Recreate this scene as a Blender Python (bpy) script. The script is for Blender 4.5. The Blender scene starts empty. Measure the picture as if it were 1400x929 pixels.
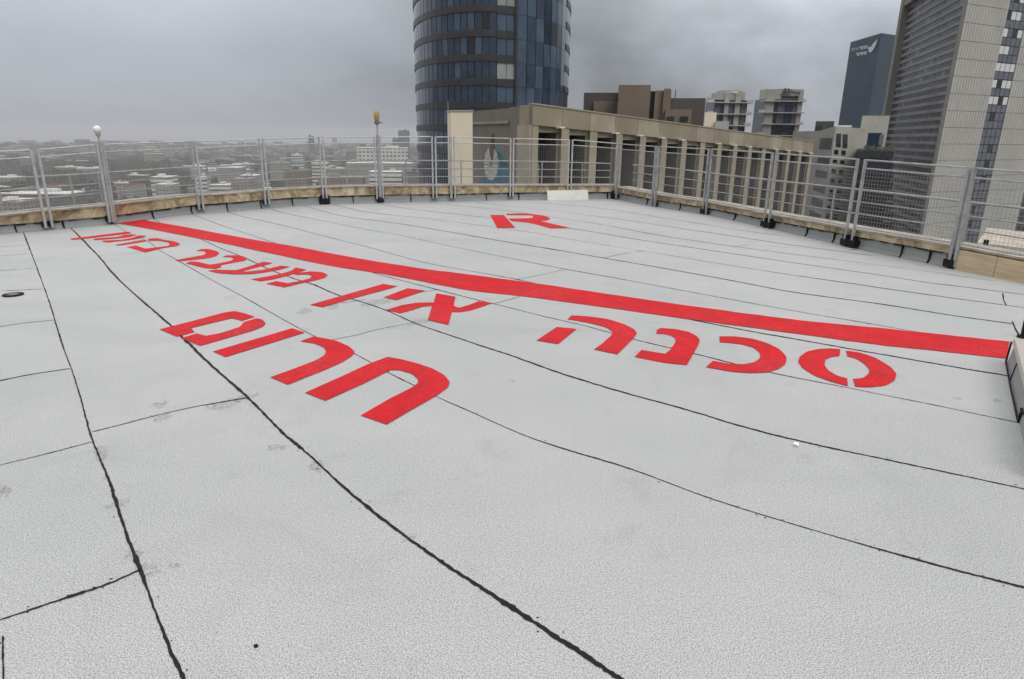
import bpy, bmesh, math, random
from mathutils import Vector, Matrix
random.seed(7)
scene = bpy.context.scene
COL = scene.collection

# ------------------------------------------------------------------ camera
PW, PH = 1400.0, 929.0                       # the photograph's own pixel grid, used for surveying the roof
F, CX, CY, EYE = 900.0, 700.0, 464.5, 1.65
PITCH, ROLL = math.atan(278.5 / F), math.radians(0.7)
_r0, _u0 = Vector((1, 0, 0)), Vector((0, math.sin(PITCH), math.cos(PITCH)))
FWD = Vector((0, math.cos(PITCH), -math.sin(PITCH)))
RIGHT = _r0 * math.cos(ROLL) + _u0 * math.sin(ROLL)
UP = -_r0 * math.sin(ROLL) + _u0 * math.cos(ROLL)
CAM = Vector((0, 0, EYE))
cd = bpy.data.cameras.new('camera')
cam = bpy.data.objects.new('camera', cd)
COL.objects.link(cam)
cd.sensor_fit = 'HORIZONTAL'
cd.sensor_width = 36.0
cd.lens = F / PW * 36.0
cd.clip_start, cd.clip_end = 0.05, 40000
M = Matrix((RIGHT, UP, -FWD)).transposed().to_4x4()
M.translation = CAM
cam.matrix_world = M
scene.camera = cam



def ray_dir(px, py):
    return (RIGHT * ((px - CX) / F) - UP * ((py - CY) / F) + FWD).normalized()


# ------------------------------------------------------------------ light
SUN_EL, SUN_AZ = math.radians(48), math.radians(150)      # azimuth from +Y towards +X: behind the viewer, to the right
world = bpy.data.worlds.new('World')
scene.world = world
world.use_nodes = True
wn, wl = world.node_tree.nodes, world.node_tree.links
wn.clear()


def N(nodes, t, **kw):
    n = nodes.new(t)
    for k, v in kw.items():
        setattr(n, k, v)
    return n


wout = N(wn, 'ShaderNodeOutputWorld')
wmix = N(wn, 'ShaderNodeMixShader')
wmix.inputs[0].default_value = 0.94
sky = N(wn, 'ShaderNodeTexSky', sky_type='NISHITA')
sky.sun_disc = False
sky.sun_elevation, sky.sun_rotation = SUN_EL, SUN_AZ
bg1 = N(wn, 'ShaderNodeBackground')
bg1.inputs[1].default_value = 0.1
wl.new(sky.outputs[0], bg1.inputs[0])
bg2 = N(wn, 'ShaderNodeBackground')
bg2.inputs[1].default_value = 1.0
wl.new(bg1.outputs[0], wmix.inputs[1])
wl.new(bg2.outputs[0], wmix.inputs[2])
wl.new(wmix.outputs[0], wout.inputs[0])
tc = N(wn, 'ShaderNodeTexCoord')
sep = N(wn, 'ShaderNodeSeparateXYZ')
wl.new(tc.outputs['Generated'], sep.inputs[0])


def wmath(op, a, b=None, clamp=False):
    n = N(wn, 'ShaderNodeMath', operation=op)
    n.use_clamp = clamp
    for i, v in enumerate((a, b)):
        if v is None:
            continue
        if isinstance(v, (int, float)):
            n.inputs[i].default_value = v
        else:
            wl.new(v, n.inputs[i])
    return n.outputs[0]


zpos = wmath('MAXIMUM', sep.outputs['Z'], 0.0)
zc = wmath('ADD', zpos, 0.42)
comb = N(wn, 'ShaderNodeCombineXYZ')             # a cloud deck overhead, seen in perspective
wl.new(wmath('DIVIDE', sep.outputs['X'], zc), comb.inputs[0])
wl.new(wmath('DIVIDE', sep.outputs['Y'], zc), comb.inputs[1])
no1 = N(wn, 'ShaderNodeTexNoise')
no1.inputs['Scale'].default_value = 2.3
no1.inputs['Detail'].default_value = 7
no1.inputs['Roughness'].default_value = 0.52
no1.inputs['Distortion'].default_value = 0.5
wl.new(comb.outputs[0], no1.inputs['Vector'])
# base brightness climbs with height as under a real overcast
ramp = N(wn, 'ShaderNodeValToRGB')
e = ramp.color_ramp.elements
e[0].position, e[0].color = 0.0, (0.212, 0.226, 0.254, 1)
e[1].position, e[1].color = 1.0, (1.80, 1.79, 1.77, 1)
for pos, c in ((0.10, (0.248, 0.263, 0.292)), (0.24, (0.385, 0.40, 0.425)), (0.5, (0.95, 0.955, 0.97))):
    k = e.new(pos)
    k.color = (*c, 1)
wl.new(zpos, ramp.inputs[0])
# clouds break up more to the right, the left is an even veil of rain
side = N(wn, 'ShaderNodeMapRange')
side.inputs['From Min'].default_value, side.inputs['From Max'].default_value = -0.35, 0.35
side.inputs['To Min'].default_value, side.inputs['To Max'].default_value = 0.22, 0.95
wl.new(sep.outputs['X'], side.inputs['Value'])
dn = wmath('SUBTRACT', no1.outputs['Fac'], 0.5)
amp = wmath('MULTIPLY', dn, side.outputs[0])
amp = wmath('MULTIPLY', amp, 2.0)
no2 = N(wn, 'ShaderNodeTexNoise')             # ragged edges of the nearer clouds
no2.inputs['Scale'].default_value = 5.2
no2.inputs['Detail'].default_value = 6
no2.inputs['Roughness'].default_value = 0.5
no2.inputs['Distortion'].default_value = 0.35
wl.new(comb.outputs[0], no2.inputs['Vector'])
amp2 = wmath('MULTIPLY', wmath('SUBTRACT', no2.outputs['Fac'], 0.5), side.outputs[0])
amp = wmath('ADD', amp, wmath('MULTIPLY', amp2, 0.9))
fac = wmath('ADD', amp, 1.0)


def lobe(px, py, k0, k1, amt):
    d = ray_dir(px, py)
    v = N(wn, 'ShaderNodeVectorMath', operation='DOT_PRODUCT')
    wl.new(tc.outputs['Generated'], v.inputs[0])
    v.inputs[1].default_value = d
    m = N(wn, 'ShaderNodeMapRange', interpolation_type='SMOOTHSTEP')
    m.inputs['From Min'].default_value, m.inputs['From Max'].default_value = k0, k1
    m.inputs['To Min'].default_value, m.inputs['To Max'].default_value = 0.0, amt
    wl.new(v.outputs['Value'], m.inputs['Value'])
    return m.outputs[0]


# broad thin places in the cloud deck (and one heavy bank low on the right)
fac = wmath('ADD', fac, lobe(1130, 0, 0.958, 0.999, 0.95))
fac = wmath('ADD', fac, lobe(1240, -90, 0.93, 0.998, 0.40))
fac = wmath('ADD', fac, lobe(-40, -40, 0.82, 0.998, 0.95))
fac = wmath('ADD', fac, lobe(1050, 185, 0.962, 0.9995, -0.60))
fac = wmath('ADD', fac, lobe(815, 20, 0.975, 0.9995, 0.12))
wmul = N(wn, 'ShaderNodeVectorMath', operation='SCALE')
wl.new(ramp.outputs[0], wmul.inputs[0])
wl.new(fac, wmul.inputs['Scale'])
wl.new(wmul.outputs[0], bg2.inputs[0])

sd = bpy.data.lights.new('sun', 'SUN')
sd.energy, sd.angle, sd.color = 0.9, math.radians(28), (1.0, 0.95, 0.87)
sun = bpy.data.objects.new('sun', sd)
COL.objects.link(sun)
sdir = Vector((math.sin(SUN_AZ) * math.cos(SUN_EL), math.cos(SUN_AZ) * math.cos(SUN_EL), math.sin(SUN_EL)))
sun.rotation_euler = sdir.to_track_quat('Z', 'Y').to_euler()
sun.location = (10, -20, 40)

vs = scene.view_settings
vs.view_transform, vs.look, vs.exposure, vs.gamma = 'Standard', 'None', 0.0, 1.0
vs.use_curve_mapping = False
scene.render.engine = 'CYCLES'
scene.cycles.use_denoising = True
scene.cycles.denoiser = 'OPENIMAGEDENOISE'
scene.cycles.denoising_input_passes = 'RGB_ALBEDO_NORMAL'
scene.cycles.denoising_prefilter = 'ACCURATE'


# ------------------------------------------------------------------ surveying helpers
def ray(px, py):
    return RIGHT * ((px - CX) / F) - UP * ((py - CY) / F) + FWD


def gr(px, py, z=0.0):
    d = ray(px, py)
    return CAM + d * ((z - EYE) / d.z)


def at(px, py, Y):
    d = ray(px, py)
    return CAM + d * (Y / d.y)


def z_at(p, py):
    """Height above p (a ground point) whose picture row is py."""
    q0 = Vector((p[0], p[1], 0)) - CAM
    k = (CY - py) / F
    # (q.UP)/(q.FWD) = k with q = q0 + z*Z
    return (k * q0.dot(FWD) - q0.dot(UP)) / (UP.z - k * FWD.z)


# ------------------------------------------------------------------ material helpers
def mat(name, color, rough=0.7, metal=0.0, spec=0.5, var=0.0, vscale=4.0, bump=0.0, bscale=60.0, tint=None, stretch=None, alpha=None):
    m = bpy.data.materials.new(name)
    m.use_nodes = True
    n, l = m.node_tree.nodes, m.node_tree.links
    b = n['Principled BSDF']
    b.inputs['Base Color'].default_value = (*color, 1)
    b.inputs['Roughness'].default_value = rough
    b.inputs['Metallic'].default_value = metal
    b.inputs['Specular IOR Level'].default_value = spec
    t = N(n, 'ShaderNodeTexCoord')
    src = t.outputs['Object']
    if stretch:
        mp = N(n, 'ShaderNodeMapping')
        mp.inputs['Scale'].default_value = stretch
        l.new(src, mp.inputs[0])
        src = mp.outputs[0]
    if var > 0:
        nt = N(n, 'ShaderNodeTexNoise')
        nt.inputs['Scale'].default_value = vscale
        nt.inputs['Detail'].default_value = 6
        nt.inputs['Roughness'].default_value = 0.6
        l.new(src, nt.inputs['Vector'])
        r = N(n, 'ShaderNodeValToRGB')
        c2 = tint or tuple(c * (1 - var) for c in color)
        r.color_ramp.elements[0].position = 0.35
        r.color_ramp.elements[1].position = 0.65
        r.color_ramp.elements[0].color = (*c2, 1)
        r.color_ramp.elements[1].color = (*color, 1)
        l.new(nt.outputs['Fac'], r.inputs[0])
        l.new(r.outputs[0], b.inputs['Base Color'])
    if bump > 0:
        nb = N(n, 'ShaderNodeTexNoise')
        nb.inputs['Scale'].default_value = bscale
        nb.inputs['Detail'].default_value = 3
        l.new(t.outputs['Object'], nb.inputs['Vector'])
        bp = N(n, 'ShaderNodeBump')
        bp.inputs['Strength'].default_value = bump
        bp.inputs['Distance'].default_value = 0.01
        l.new(nb.outputs['Fac'], bp.inputs['Height'])
        l.new(bp.outputs[0], b.inputs['Normal'])
    return m


def membrane_mat(name, base, dark):
    """Granule-faced roofing felt: mineral speckle, broad weathering, a few smudges."""
    m = bpy.data.materials.new(name)
    m.use_nodes = True
    n, l = m.node_tree.nodes, m.node_tree.links
    b = n['Principled BSDF']
    b.inputs['Roughness'].default_value = 0.62
    b.inputs['Specular IOR Level'].default_value = 0.45
    t = N(n, 'ShaderNodeTexCoord')

    def noise(scale, detail, rough=0.55):
        q = N(n, 'ShaderNodeTexNoise')
        q.inputs['Scale'].default_value = scale
        q.inputs['Detail'].default_value = detail
        q.inputs['Roughness'].default_value = rough
        l.new(t.outputs['Object'], q.inputs['Vector'])
        return q.outputs['Fac']

    def ramp2(f, p0, c0, p1, c1):
        r = N(n, 'ShaderNodeValToRGB')
        r.color_ramp.elements[0].position, r.color_ramp.elements[0].color = p0, (*c0, 1)
        r.color_ramp.elements[1].position, r.color_ramp.elements[1].color = p1, (*c1, 1)
        l.new(f, r.inputs[0])
        return r.outputs[0]

    def mul(a, c):
        x = N(n, 'ShaderNodeMix', data_type='RGBA', blend_type='MULTIPLY')
        x.inputs['Factor'].default_value = 1.0
        l.new(a, x.inputs['A'])
        l.new(c, x.inputs['B'])
        return x.outputs['Result']
    c = ramp2(noise(190, 3, 0.9), 0.36, dark, 0.58, base)
    c = mul(c, ramp2(noise(95, 2, 0.7), 0.30, (0.84, 0.84, 0.84), 0.5, (1, 1, 1)))
    c = mul(c, ramp2(noise(55, 4, 0.7), 0.3, (0.86, 0.86, 0.865), 0.7, (1, 1, 1)))
    c = mul(c, ramp2(noise(0.55, 6, 0.6), 0.32, (0.90, 0.905, 0.91), 0.68, (1, 1, 1)))
    c = mul(c, ramp2(noise(2.6, 8, 0.65), 0.26, (0.86, 0.86, 0.86), 0.42, (1, 1, 1)))
    c = mul(c, ramp2(noise(7.5, 5, 0.6), 0.235, (0.55, 0.55, 0.56), 0.275, (1, 1, 1)))
    # weathering drawn out along the sheets, and the tide marks of dried puddles
    mp = N(n, 'ShaderNodeMapping')
    mp.inputs['Rotation'].default_value = (0, 0, math.radians(49))
    mp.inputs['Scale'].default_value = (0.22, 1.5, 1)
    l.new(t.outputs['Object'], mp.inputs[0])
    q = N(n, 'ShaderNodeTexNoise')
    q.inputs['Scale'].default_value = 1.0
    q.inputs['Detail'].default_value = 7
    q.inputs['Roughness'].default_value = 0.62
    l.new(mp.outputs[0], q.inputs['Vector'])
    c = mul(c, ramp2(q.outputs['Fac'], 0.30, (0.92, 0.923, 0.925), 0.66, (1, 1, 1)))
    q = N(n, 'ShaderNodeTexNoise')
    q.inputs['Scale'].default_value = 0.42
    q.inputs['Detail'].default_value = 4
    q.inputs['Distortion'].default_value = 0.6
    l.new(t.outputs['Object'], q.inputs['Vector'])
    rr = N(n, 'ShaderNodeValToRGB')
    e = rr.color_ramp.elements
    e[0].position, e[0].color = 0.0, (1, 1, 1, 1)
    e[1].position, e[1].color = 1.0, (1, 1, 1, 1)
    for p_, v_ in ((0.40, 0.985), (0.435, 0.955), (0.45, 1.0)):
        k = e.new(p_)
        k.color = (v_, v_, v_ * 0.995, 1)
    l.new(q.outputs['Fac'], rr.inputs[0])
    c = mul(c, rr.outputs[0])
    l.new(c, b.inputs['Base Color'])
    bp = N(n, 'ShaderNodeBump')
    bp.inputs['Strength'].default_value = 0.07
    bp.inputs['Distance'].default_value = 0.004
    l.new(noise(260, 2, 0.6), bp.inputs['Height'])
    l.new(bp.outputs[0], b.inputs['Normal'])
    return m


def coping_mat():
    """Old cast stone with ochre streaks and pale patches."""
    m = bpy.data.materials.new('stained coping stone')
    m.use_nodes = True
    n, l = m.node_tree.nodes, m.node_tree.links
    b = n['Principled BSDF']
    b.inputs['Roughness'].default_value = 0.85
    t = N(n, 'ShaderNodeTexCoord')
    nt = N(n, 'ShaderNodeTexNoise')
    nt.inputs['Scale'].default_value = 3.2
    nt.inputs['Detail'].default_value = 8
    nt.inputs['Roughness'].default_value = 0.62
    nt.inputs['Distortion'].default_value = 0.8
    l.new(t.outputs['Object'], nt.inputs['Vector'])
    r = N(n, 'ShaderNodeValToRGB')
    e = r.color_ramp.elements
    e[0].position, e[0].color = 0.30, (0.12, 0.09, 0.058, 1)
    e[1].position, e[1].color = 0.74, (0.68, 0.60, 0.46, 1)
    for p, c in ((0.40, (0.24, 0.175, 0.10)), (0.49, (0.36, 0.285, 0.185)), (0.57, (0.50, 0.40, 0.25))):
        k = e.new(p)
        k.color = (*c, 1)
    l.new(nt.outputs['Fac'], r.inputs[0])
    l.new(r.outputs[0], b.inputs['Base Color'])
    return m


def city_mat(name, wall, floor_h=3.2, bay=3.6, glass=(0.11, 0.115, 0.12), strip=False):
    """Far-off plaster wall with its rows of window openings as a surface pattern."""
    m = bpy.data.materials.new(name)
    m.use_nodes = True
    n, l = m.node_tree.nodes, m.node_tree.links
    b = n['Principled BSDF']
    b.inputs['Roughness'].default_value = 0.8
    t = N(n, 'ShaderNodeTexCoord')
    s = N(n, 'ShaderNodeSeparateXYZ')
    l.new(t.outputs['Object'], s.inputs[0])

    def mt(op, a, c=None):
        q = N(n, 'ShaderNodeMath', operation=op)
        for i, v in enumerate((a, c)):
            if v is None:
                continue
            if isinstance(v, (int, float)):
                q.inputs[i].default_value = v
            else:
                l.new(v, q.inputs[i])
        return q.outputs[0]

    def band(v, period, lo, hi):
        f = mt('FRACT', mt('ADD', mt('DIVIDE', v, period), 100.0))
        return mt('MULTIPLY', mt('GREATER_THAN', f, lo), mt('LESS_THAN', f, hi))
    hx = mt('ADD', s.outputs['X'], s.outputs['Y'])
    w = mt('MULTIPLY', band(s.outputs['Z'], floor_h, 0.38, 0.80), band(hx, bay, -1.0 if strip else 0.25, 2.0 if strip else 0.78))
    g = N(n, 'ShaderNodeNewGeometry')
    sn = N(n, 'ShaderNodeSeparateXYZ')
    l.new(g.outputs['Normal'], sn.inputs[0])
    w = mt('MULTIPLY', w, mt('LESS_THAN', mt('ABSOLUTE', sn.outputs['Z']), 0.5))
    nz = N(n, 'ShaderNodeTexNoise')
    nz.inputs['Scale'].default_value = 0.12
    nz.inputs['Detail'].default_value = 5
    l.new(t.outputs['Object'], nz.inputs['Vector'])
    r = N(n, 'ShaderNodeValToRGB')
    r.color_ramp.elements[0].position, r.color_ramp.elements[0].color = 0.3, (*(c * 0.72 for c in wall), 1)
    r.color_ramp.elements[1].position, r.color_ramp.elements[1].color = 0.7, (*wall, 1)
    l.new(nz.outputs['Fac'], r.inputs[0])
    x = N(n, 'ShaderNodeMix', data_type='RGBA')
    l.new(w, x.inputs['Factor'])
    l.new(r.outputs[0], x.inputs['A'])
    x.inputs['B'].default_value = (*glass, 1)
    l.new(x.outputs['Result'], b.inputs['Base Color'])
    return m


MT = {}
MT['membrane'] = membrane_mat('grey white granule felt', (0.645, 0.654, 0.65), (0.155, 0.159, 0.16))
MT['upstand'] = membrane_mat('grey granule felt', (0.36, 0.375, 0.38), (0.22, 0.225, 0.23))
MT['bitumen'] = mat('black bitumen', (0.016, 0.016, 0.017), 0.75, spec=0.2, var=0.4, vscale=30, bump=0.4)
MT['paint'] = mat('red roof paint', (0.60, 0.013, 0.020), 0.75, spec=0.15, var=0.25, vscale=5, tint=(0.47, 0.013, 0.020), bump=0.5, bscale=240)


def wear(m, through, scale=34, lo=0.60, hi=0.70, amount=0.75):
    n, l = m.node_tree.nodes, m.node_tree.links
    b = n['Principled BSDF']
    src = b.inputs['Base Color'].links[0].from_socket
    t = N(n, 'ShaderNodeTexCoord')
    big = N(n, 'ShaderNodeTexNoise'); big.inputs['Scale'].default_value = 1.1; big.inputs['Detail'].default_value = 4
    fin = N(n, 'ShaderNodeTexNoise'); fin.inputs['Scale'].default_value = scale; fin.inputs['Detail'].default_value = 5; fin.inputs['Roughness'].default_value = 0.75
    l.new(t.outputs['Object'], big.inputs['Vector']); l.new(t.outputs['Object'], fin.inputs['Vector'])
    add = N(n, 'ShaderNodeMath', operation='MULTIPLY_ADD')
    l.new(big.outputs['Fac'], add.inputs[0]); add.inputs[1].default_value = 0.35; l.new(fin.outputs['Fac'], add.inputs[2])
    r = N(n, 'ShaderNodeMapRange')
    r.inputs['From Min'].default_value, r.inputs['From Max'].default_value = lo + 0.175, hi + 0.175
    r.inputs['To Max'].default_value = amount
    l.new(add.outputs[0], r.inputs['Value'])
    x = N(n, 'ShaderNodeMix', data_type='RGBA')
    l.new(r.outputs[0], x.inputs['Factor']); l.new(src, x.inputs['A']); x.inputs['B'].default_value = (*through, 1)
    l.new(x.outputs['Result'], b.inputs['Base Color'])


wear(MT['paint'], (0.50, 0.20, 0.20), scale=70, lo=0.56, hi=0.76, amount=0.55)
MT['coping'] = coping_mat()
MT['coping_top'] = mat('pale coping edge', (0.52, 0.46, 0.38), 0.8, var=0.4, vscale=5)
MT['galv'] = mat('galvanised steel', (0.56, 0.57, 0.58), 0.42, metal=0.55, var=0.25, vscale=12)
MT['galv_dull'] = mat('weathered and shaded galvanised steel', (0.42, 0.425, 0.43), 0.55, metal=0.4, var=0.3, vscale=9)  # weathered steel; on the right fence panels its dullness stands in for shade
MT['wire'] = mat('zinc wire', (0.30, 0.303, 0.307), 0.6, metal=0.3)
MT['black'] = mat('black rubber', (0.015, 0.015, 0.016), 0.7, spec=0.2, var=0.3, vscale=20)
MT['white'] = mat('white board', (0.78, 0.765, 0.73), 0.6, var=0.12, vscale=5)
MT['globe'] = mat('opal glass', (0.80, 0.79, 0.75), 0.3, var=0.1, vscale=8)
MT['amber'] = mat('amber plastic', (0.45, 0.27, 0.07), 0.35, var=0.35, vscale=20)
MT['steel_dark'] = mat('dull steel', (0.2, 0.2, 0.21), 0.5, metal=0.6)
MT['ply'] = mat('plywood', (0.58, 0.45, 0.29), 0.75, var=0.3, vscale=2.5, stretch=(1, 1, 9))
MT['cream'] = mat('cream stucco', (0.82, 0.73, 0.57), 0.85, var=0.08, vscale=1.5)
MT['beige'] = mat('beige precast concrete', (0.335, 0.288, 0.205), 0.85, var=0.22, vscale=0.35, bump=0.2, bscale=6)
MT['beige_pale'] = mat('pale beige concrete', (0.40, 0.35, 0.265), 0.85, var=0.18, vscale=0.7)
MT['brownwall'] = mat('grey brown render', (0.20, 0.178, 0.145), 0.9, var=0.2, vscale=0.5)
MT['brownstone'] = mat('brown stone cladding', (0.215, 0.165, 0.125), 0.85, var=0.2, vscale=0.2)
MT['brownstone_dark'] = mat('dark brown stone cladding', (0.095, 0.078, 0.068), 0.85, var=0.2, vscale=0.2)
MT['glass_dark'] = mat('dark glazing', (0.018, 0.022, 0.028), 0.12, spec=0.6, var=0.5, vscale=0.4)
MT['glass_blue'] = mat('blue curtain glass', (0.032, 0.060, 0.110), 0.10, spec=0.65, var=0.55, vscale=0.30)
MT['glass_blue2'] = mat('lighter blue curtain glass', (0.062, 0.105, 0.165), 0.12, spec=0.8, var=0.5, vscale=0.25)
MT['glass_navy'] = mat('navy curtain glass', (0.010, 0.042, 0.078), 0.35, spec=0.2, var=0.4, vscale=0.08)
MT['glass_pale'] = mat('blinds behind glass', (0.34, 0.38, 0.36), 0.25, spec=0.6, var=0.3, vscale=0.6)
MT['spandrel'] = mat('dark spandrel', (0.034, 0.034, 0.038), 0.45, var=0.3, vscale=0.5)
MT['towerrib'] = mat('pale ribbed concrete', (0.48, 0.468, 0.437), 0.85, var=0.12, vscale=0.15)
MT['towerline'] = mat('recessed joint', (0.16, 0.15, 0.13), 0.9)
MT['towerfin'] = mat('grey concrete fin', (0.22, 0.212, 0.19), 0.85, var=0.2, vscale=0.2)
MT['bandglass'] = mat('smoked window band', (0.032, 0.034, 0.042), 0.25, spec=0.4, var=0.5, vscale=0.25)
MT['bandgrey'] = mat('grey spandrel panel', (0.085, 0.084, 0.088), 0.6, var=0.4, vscale=0.12)
MT['blind'] = mat('white blinds', (0.72, 0.73, 0.74), 0.5, var=0.1)
MT['winblue'] = mat('grey blue window', (0.15, 0.165, 0.20), 0.2, spec=0.6, var=0.3, vscale=0.5)
MT['concrete'] = mat('grey concrete', (0.40, 0.385, 0.35), 0.85, var=0.18, vscale=0.2)
MT['concrete_pale'] = mat('pale concrete', (0.44, 0.425, 0.385), 0.85, var=0.18, vscale=0.3)
MT['teal'] = mat('teal paint', (0.05, 0.22, 0.22), 0.7, var=0.3, vscale=1)
MT['bluepaint'] = mat('blue paint', (0.05, 0.17, 0.28), 0.7, var=0.3, vscale=1)
MT['darkred'] = mat('dark red paint', (0.14, 0.03, 0.035), 0.7)
MT['palegrey'] = mat('pale grey paint', (0.52, 0.52, 0.51), 0.7, var=0.15, vscale=2)
MT['logo'] = mat('white sign lettering', (0.52, 0.56, 0.58), 0.5)
MT['logo_dim'] = mat('dim sign lettering', (0.30, 0.33, 0.36), 0.5)
MT['signblack'] = mat('black sign metal', (0.02, 0.02, 0.022), 0.5)
MT['balcony'] = mat('pale balcony slab', (0.50, 0.49, 0.46), 0.8)
MT['bay_glass'] = mat('blue green glazing', (0.026, 0.048, 0.050), 0.15, spec=0.45, var=0.6, vscale=0.6)
MT['towerband'] = mat('blue grey spandrel', (0.185, 0.186, 0.194), 0.5, var=0.35, vscale=0.1)
MT['litter'] = mat('white paper', (0.85, 0.85, 0.84), 0.8)
MT['drain'] = mat('tarnished brass', (0.20, 0.165, 0.10), 0.6, metal=0.3, var=0.4, vscale=20)


# ------------------------------------------------------------------ mesh helpers
class MB:
    def __init__(s):
        s.v, s.f, s.m = [], [], []

    def face(s, pts, mi=0):
        k = len(s.v)
        s.v += [tuple(p) for p in pts]
        s.f.append(list(range(k, k + len(pts))))
        s.m.append(mi)

    def hexa(s, a, b, mi=0):
        """a: four bottom points, b: four top points, in the same order."""
        k = len(s.v)
        s.v += [tuple(p) for p in a] + [tuple(p) for p in b]
        n = len(a)
        s.f.append([k + i for i in range(n)][::-1]); s.m.append(mi)
        s.f.append([k + n + i for i in range(n)]); s.m.append(mi)
        for i in range(n):
            j = (i + 1) % n
            s.f.append([k + i, k + j, k + n + j, k + n + i]); s.m.append(mi)

    def box(s, c, dx, dy, dz, ux=Vector((1, 0, 0)), mi=0):
        """centre c (bottom centre), sizes, ux = horizontal direction of dx."""
        ux = Vector((ux[0], ux[1], 0)).normalized()
        uy = Vector((-ux.y, ux.x, 0))
        c = Vector(c)
        q = [c + ux * (sx * dx / 2) + uy * (sy * dy / 2) for sx, sy in ((-1, -1), (1, -1), (1, 1), (-1, 1))]
        s.hexa(q, [p + Vector((0, 0, dz)) for p in q], mi)

    def slab(s, P, U, nrm, u0, u1, z0, z1, d0, d1, mi=0):
        """box on a wall: P origin, U unit along, nrm outward; from depth d0 to d1 along nrm."""
        a = [P + U * u0 + nrm * d0, P + U * u1 + nrm * d0, P + U * u1 + nrm * d1, P + U * u0 + nrm * d1]
        s.hexa([Vector((p.x, p.y, z0)) for p in a], [Vector((p.x, p.y, z1)) for p in a], mi)

    def tube(s, pts, r, n=6, mi=0, cap=True):
        pts = [Vector(p) for p in pts]
        k = len(s.v)
        rr = r if isinstance(r, (list, tuple)) else [r] * len(pts)
        for i, p in enumerate(pts):
            t = (pts[min(i + 1, len(pts) - 1)] - pts[max(i - 1, 0)]).normalized()
            a = t.orthogonal().normalized() if abs(t.z) > 0.9 else t.cross(Vector((0, 0, 1))).normalized()
            b = t.cross(a)
            for j in range(n):
                an = 2 * math.pi * (j + 0.5) / n
                s.v.append(tuple(p + (a * math.cos(an) + b * math.sin(an)) * rr[i]))
        for i in range(len(pts) - 1):
            for j in range(n):
                q = (j + 1) % n
                s.f.append([k + i * n + j, k + i * n + q, k + (i + 1) * n + q, k + (i + 1) * n + j]); s.m.append(mi)
        if cap:
            s.f.append([k + j for j in range(n)][::-1]); s.m.append(mi)
            e = k + (len(pts) - 1) * n
            s.f.append([e + j for j in range(n)]); s.m.append(mi)

    def lathe(s, c, prof, n=16, mi=0):
        c = Vector(c)
        k = len(s.v)
        for r, z in prof:
            for j in range(n):
                a = 2 * math.pi * j / n
                s.v.append((c.x + r * math.cos(a), c.y + r * math.sin(a), c.z + z))
        for i in range(len(prof) - 1):
            for j in range(n):
                q = (j + 1) % n
                s.f.append([k + i * n + j, k + i * n + q, k + (i + 1) * n + q, k + (i + 1) * n + j]); s.m.append(mi)
        s.f.append([k + j for j in range(n)][::-1]); s.m.append(mi)
        e = k + (len(prof) - 1) * n
        s.f.append([e + j for j in range(n)]); s.m.append(mi)

    def build(s, name, mats, parent=None, smooth=False, origin=None, label=None):
        if not isinstance(mats, (list, tuple)):
            mats = [mats]
        me = bpy.data.meshes.new(name)
        o = Vector(origin) if origin is not None else (WORLD[parent.name].copy() if parent else Vector((0, 0, 0)))
        me.from_pydata([tuple(Vector(p) - o) for p in s.v], [], s.f)
        for m in mats:
            me.materials.append(m)
        me.polygons.foreach_set('material_index', s.m)
        if smooth:
            me.polygons.foreach_set('use_smooth', [True] * len(s.f))
        bm = bmesh.new()
        bm.from_mesh(me)
        bmesh.ops.recalc_face_normals(bm, faces=bm.faces)
        bm.to_mesh(me)
        bm.free()
        me.update()
        ob = bpy.data.objects.new(name, me)
        COL.objects.link(ob)
        if parent:
            ob.parent = parent
            if WORLD[parent.name] != o:
                ob.location = o - WORLD[parent.name]
        else:
            ob.location = o
        WORLD[ob.name] = o
        if label:
            ob['label'] = label
        return ob


WORLD = {}


def tag(o, label, cat, group=None):
    o['label'], o['category'] = label, cat
    if group:
        o['group'] = group
    return o


def thing(name, loc, label, cat, group=None):
    o = bpy.data.objects.new(name, None)
    o.empty_display_size = 0.3
    COL.objects.link(o)
    o.location = Vector(loc)
    WORLD[o.name] = Vector(loc)
    return tag(o, label, cat, group)


def flat(name, polys, z, m, parent=None):
    """flat painted sheet(s) from concave outlines on the roof."""
    bm = bmesh.new()
    for poly in polys:
        vs_ = [bm.verts.new((p.x, p.y, z)) for p in poly]
        bm.faces.new(vs_)
    bmesh.ops.triangulate(bm, faces=bm.faces[:], ngon_method='EAR_CLIP')
    bmesh.ops.recalc_face_normals(bm, faces=bm.faces)
    for f in bm.faces:
        if f.normal.z < 0:
            f.normal_flip()
    o = WORLD[parent.name] if parent else Vector((0, 0, 0))
    bmesh.ops.translate(bm, verts=bm.verts, vec=-o)
    me = bpy.data.meshes.new(name)
    bm.to_mesh(me)
    bm.free()
    me.materials.append(m)
    ob = bpy.data.objects.new(name, me)
    COL.objects.link(ob)
    if parent:
        ob.parent = parent
    WORLD[ob.name] = o
    return ob


def catmull(pts, step=6.0):
    out = []
    P = [Vector((p[0], p[1], 0)) for p in pts]
    P = [P[0] * 2 - P[1]] + P + [P[-1] * 2 - P[-2]]
    for i in range(1, len(P) - 2):
        n = max(2, int((P[i + 1] - P[i]).length / step))
        for k in range(n):
            t = k / n
            a, b, c, d = P[i - 1], P[i], P[i + 1], P[i + 2]
            out.append(0.5 * ((2 * b) + (c - a) * t + (2 * a - 5 * b + 4 * c - d) * t * t + (3 * b - a - 3 * c + d) * t ** 3))
    out.append(P[-2])
    return [(p.x, p.y) for p in out]


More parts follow.
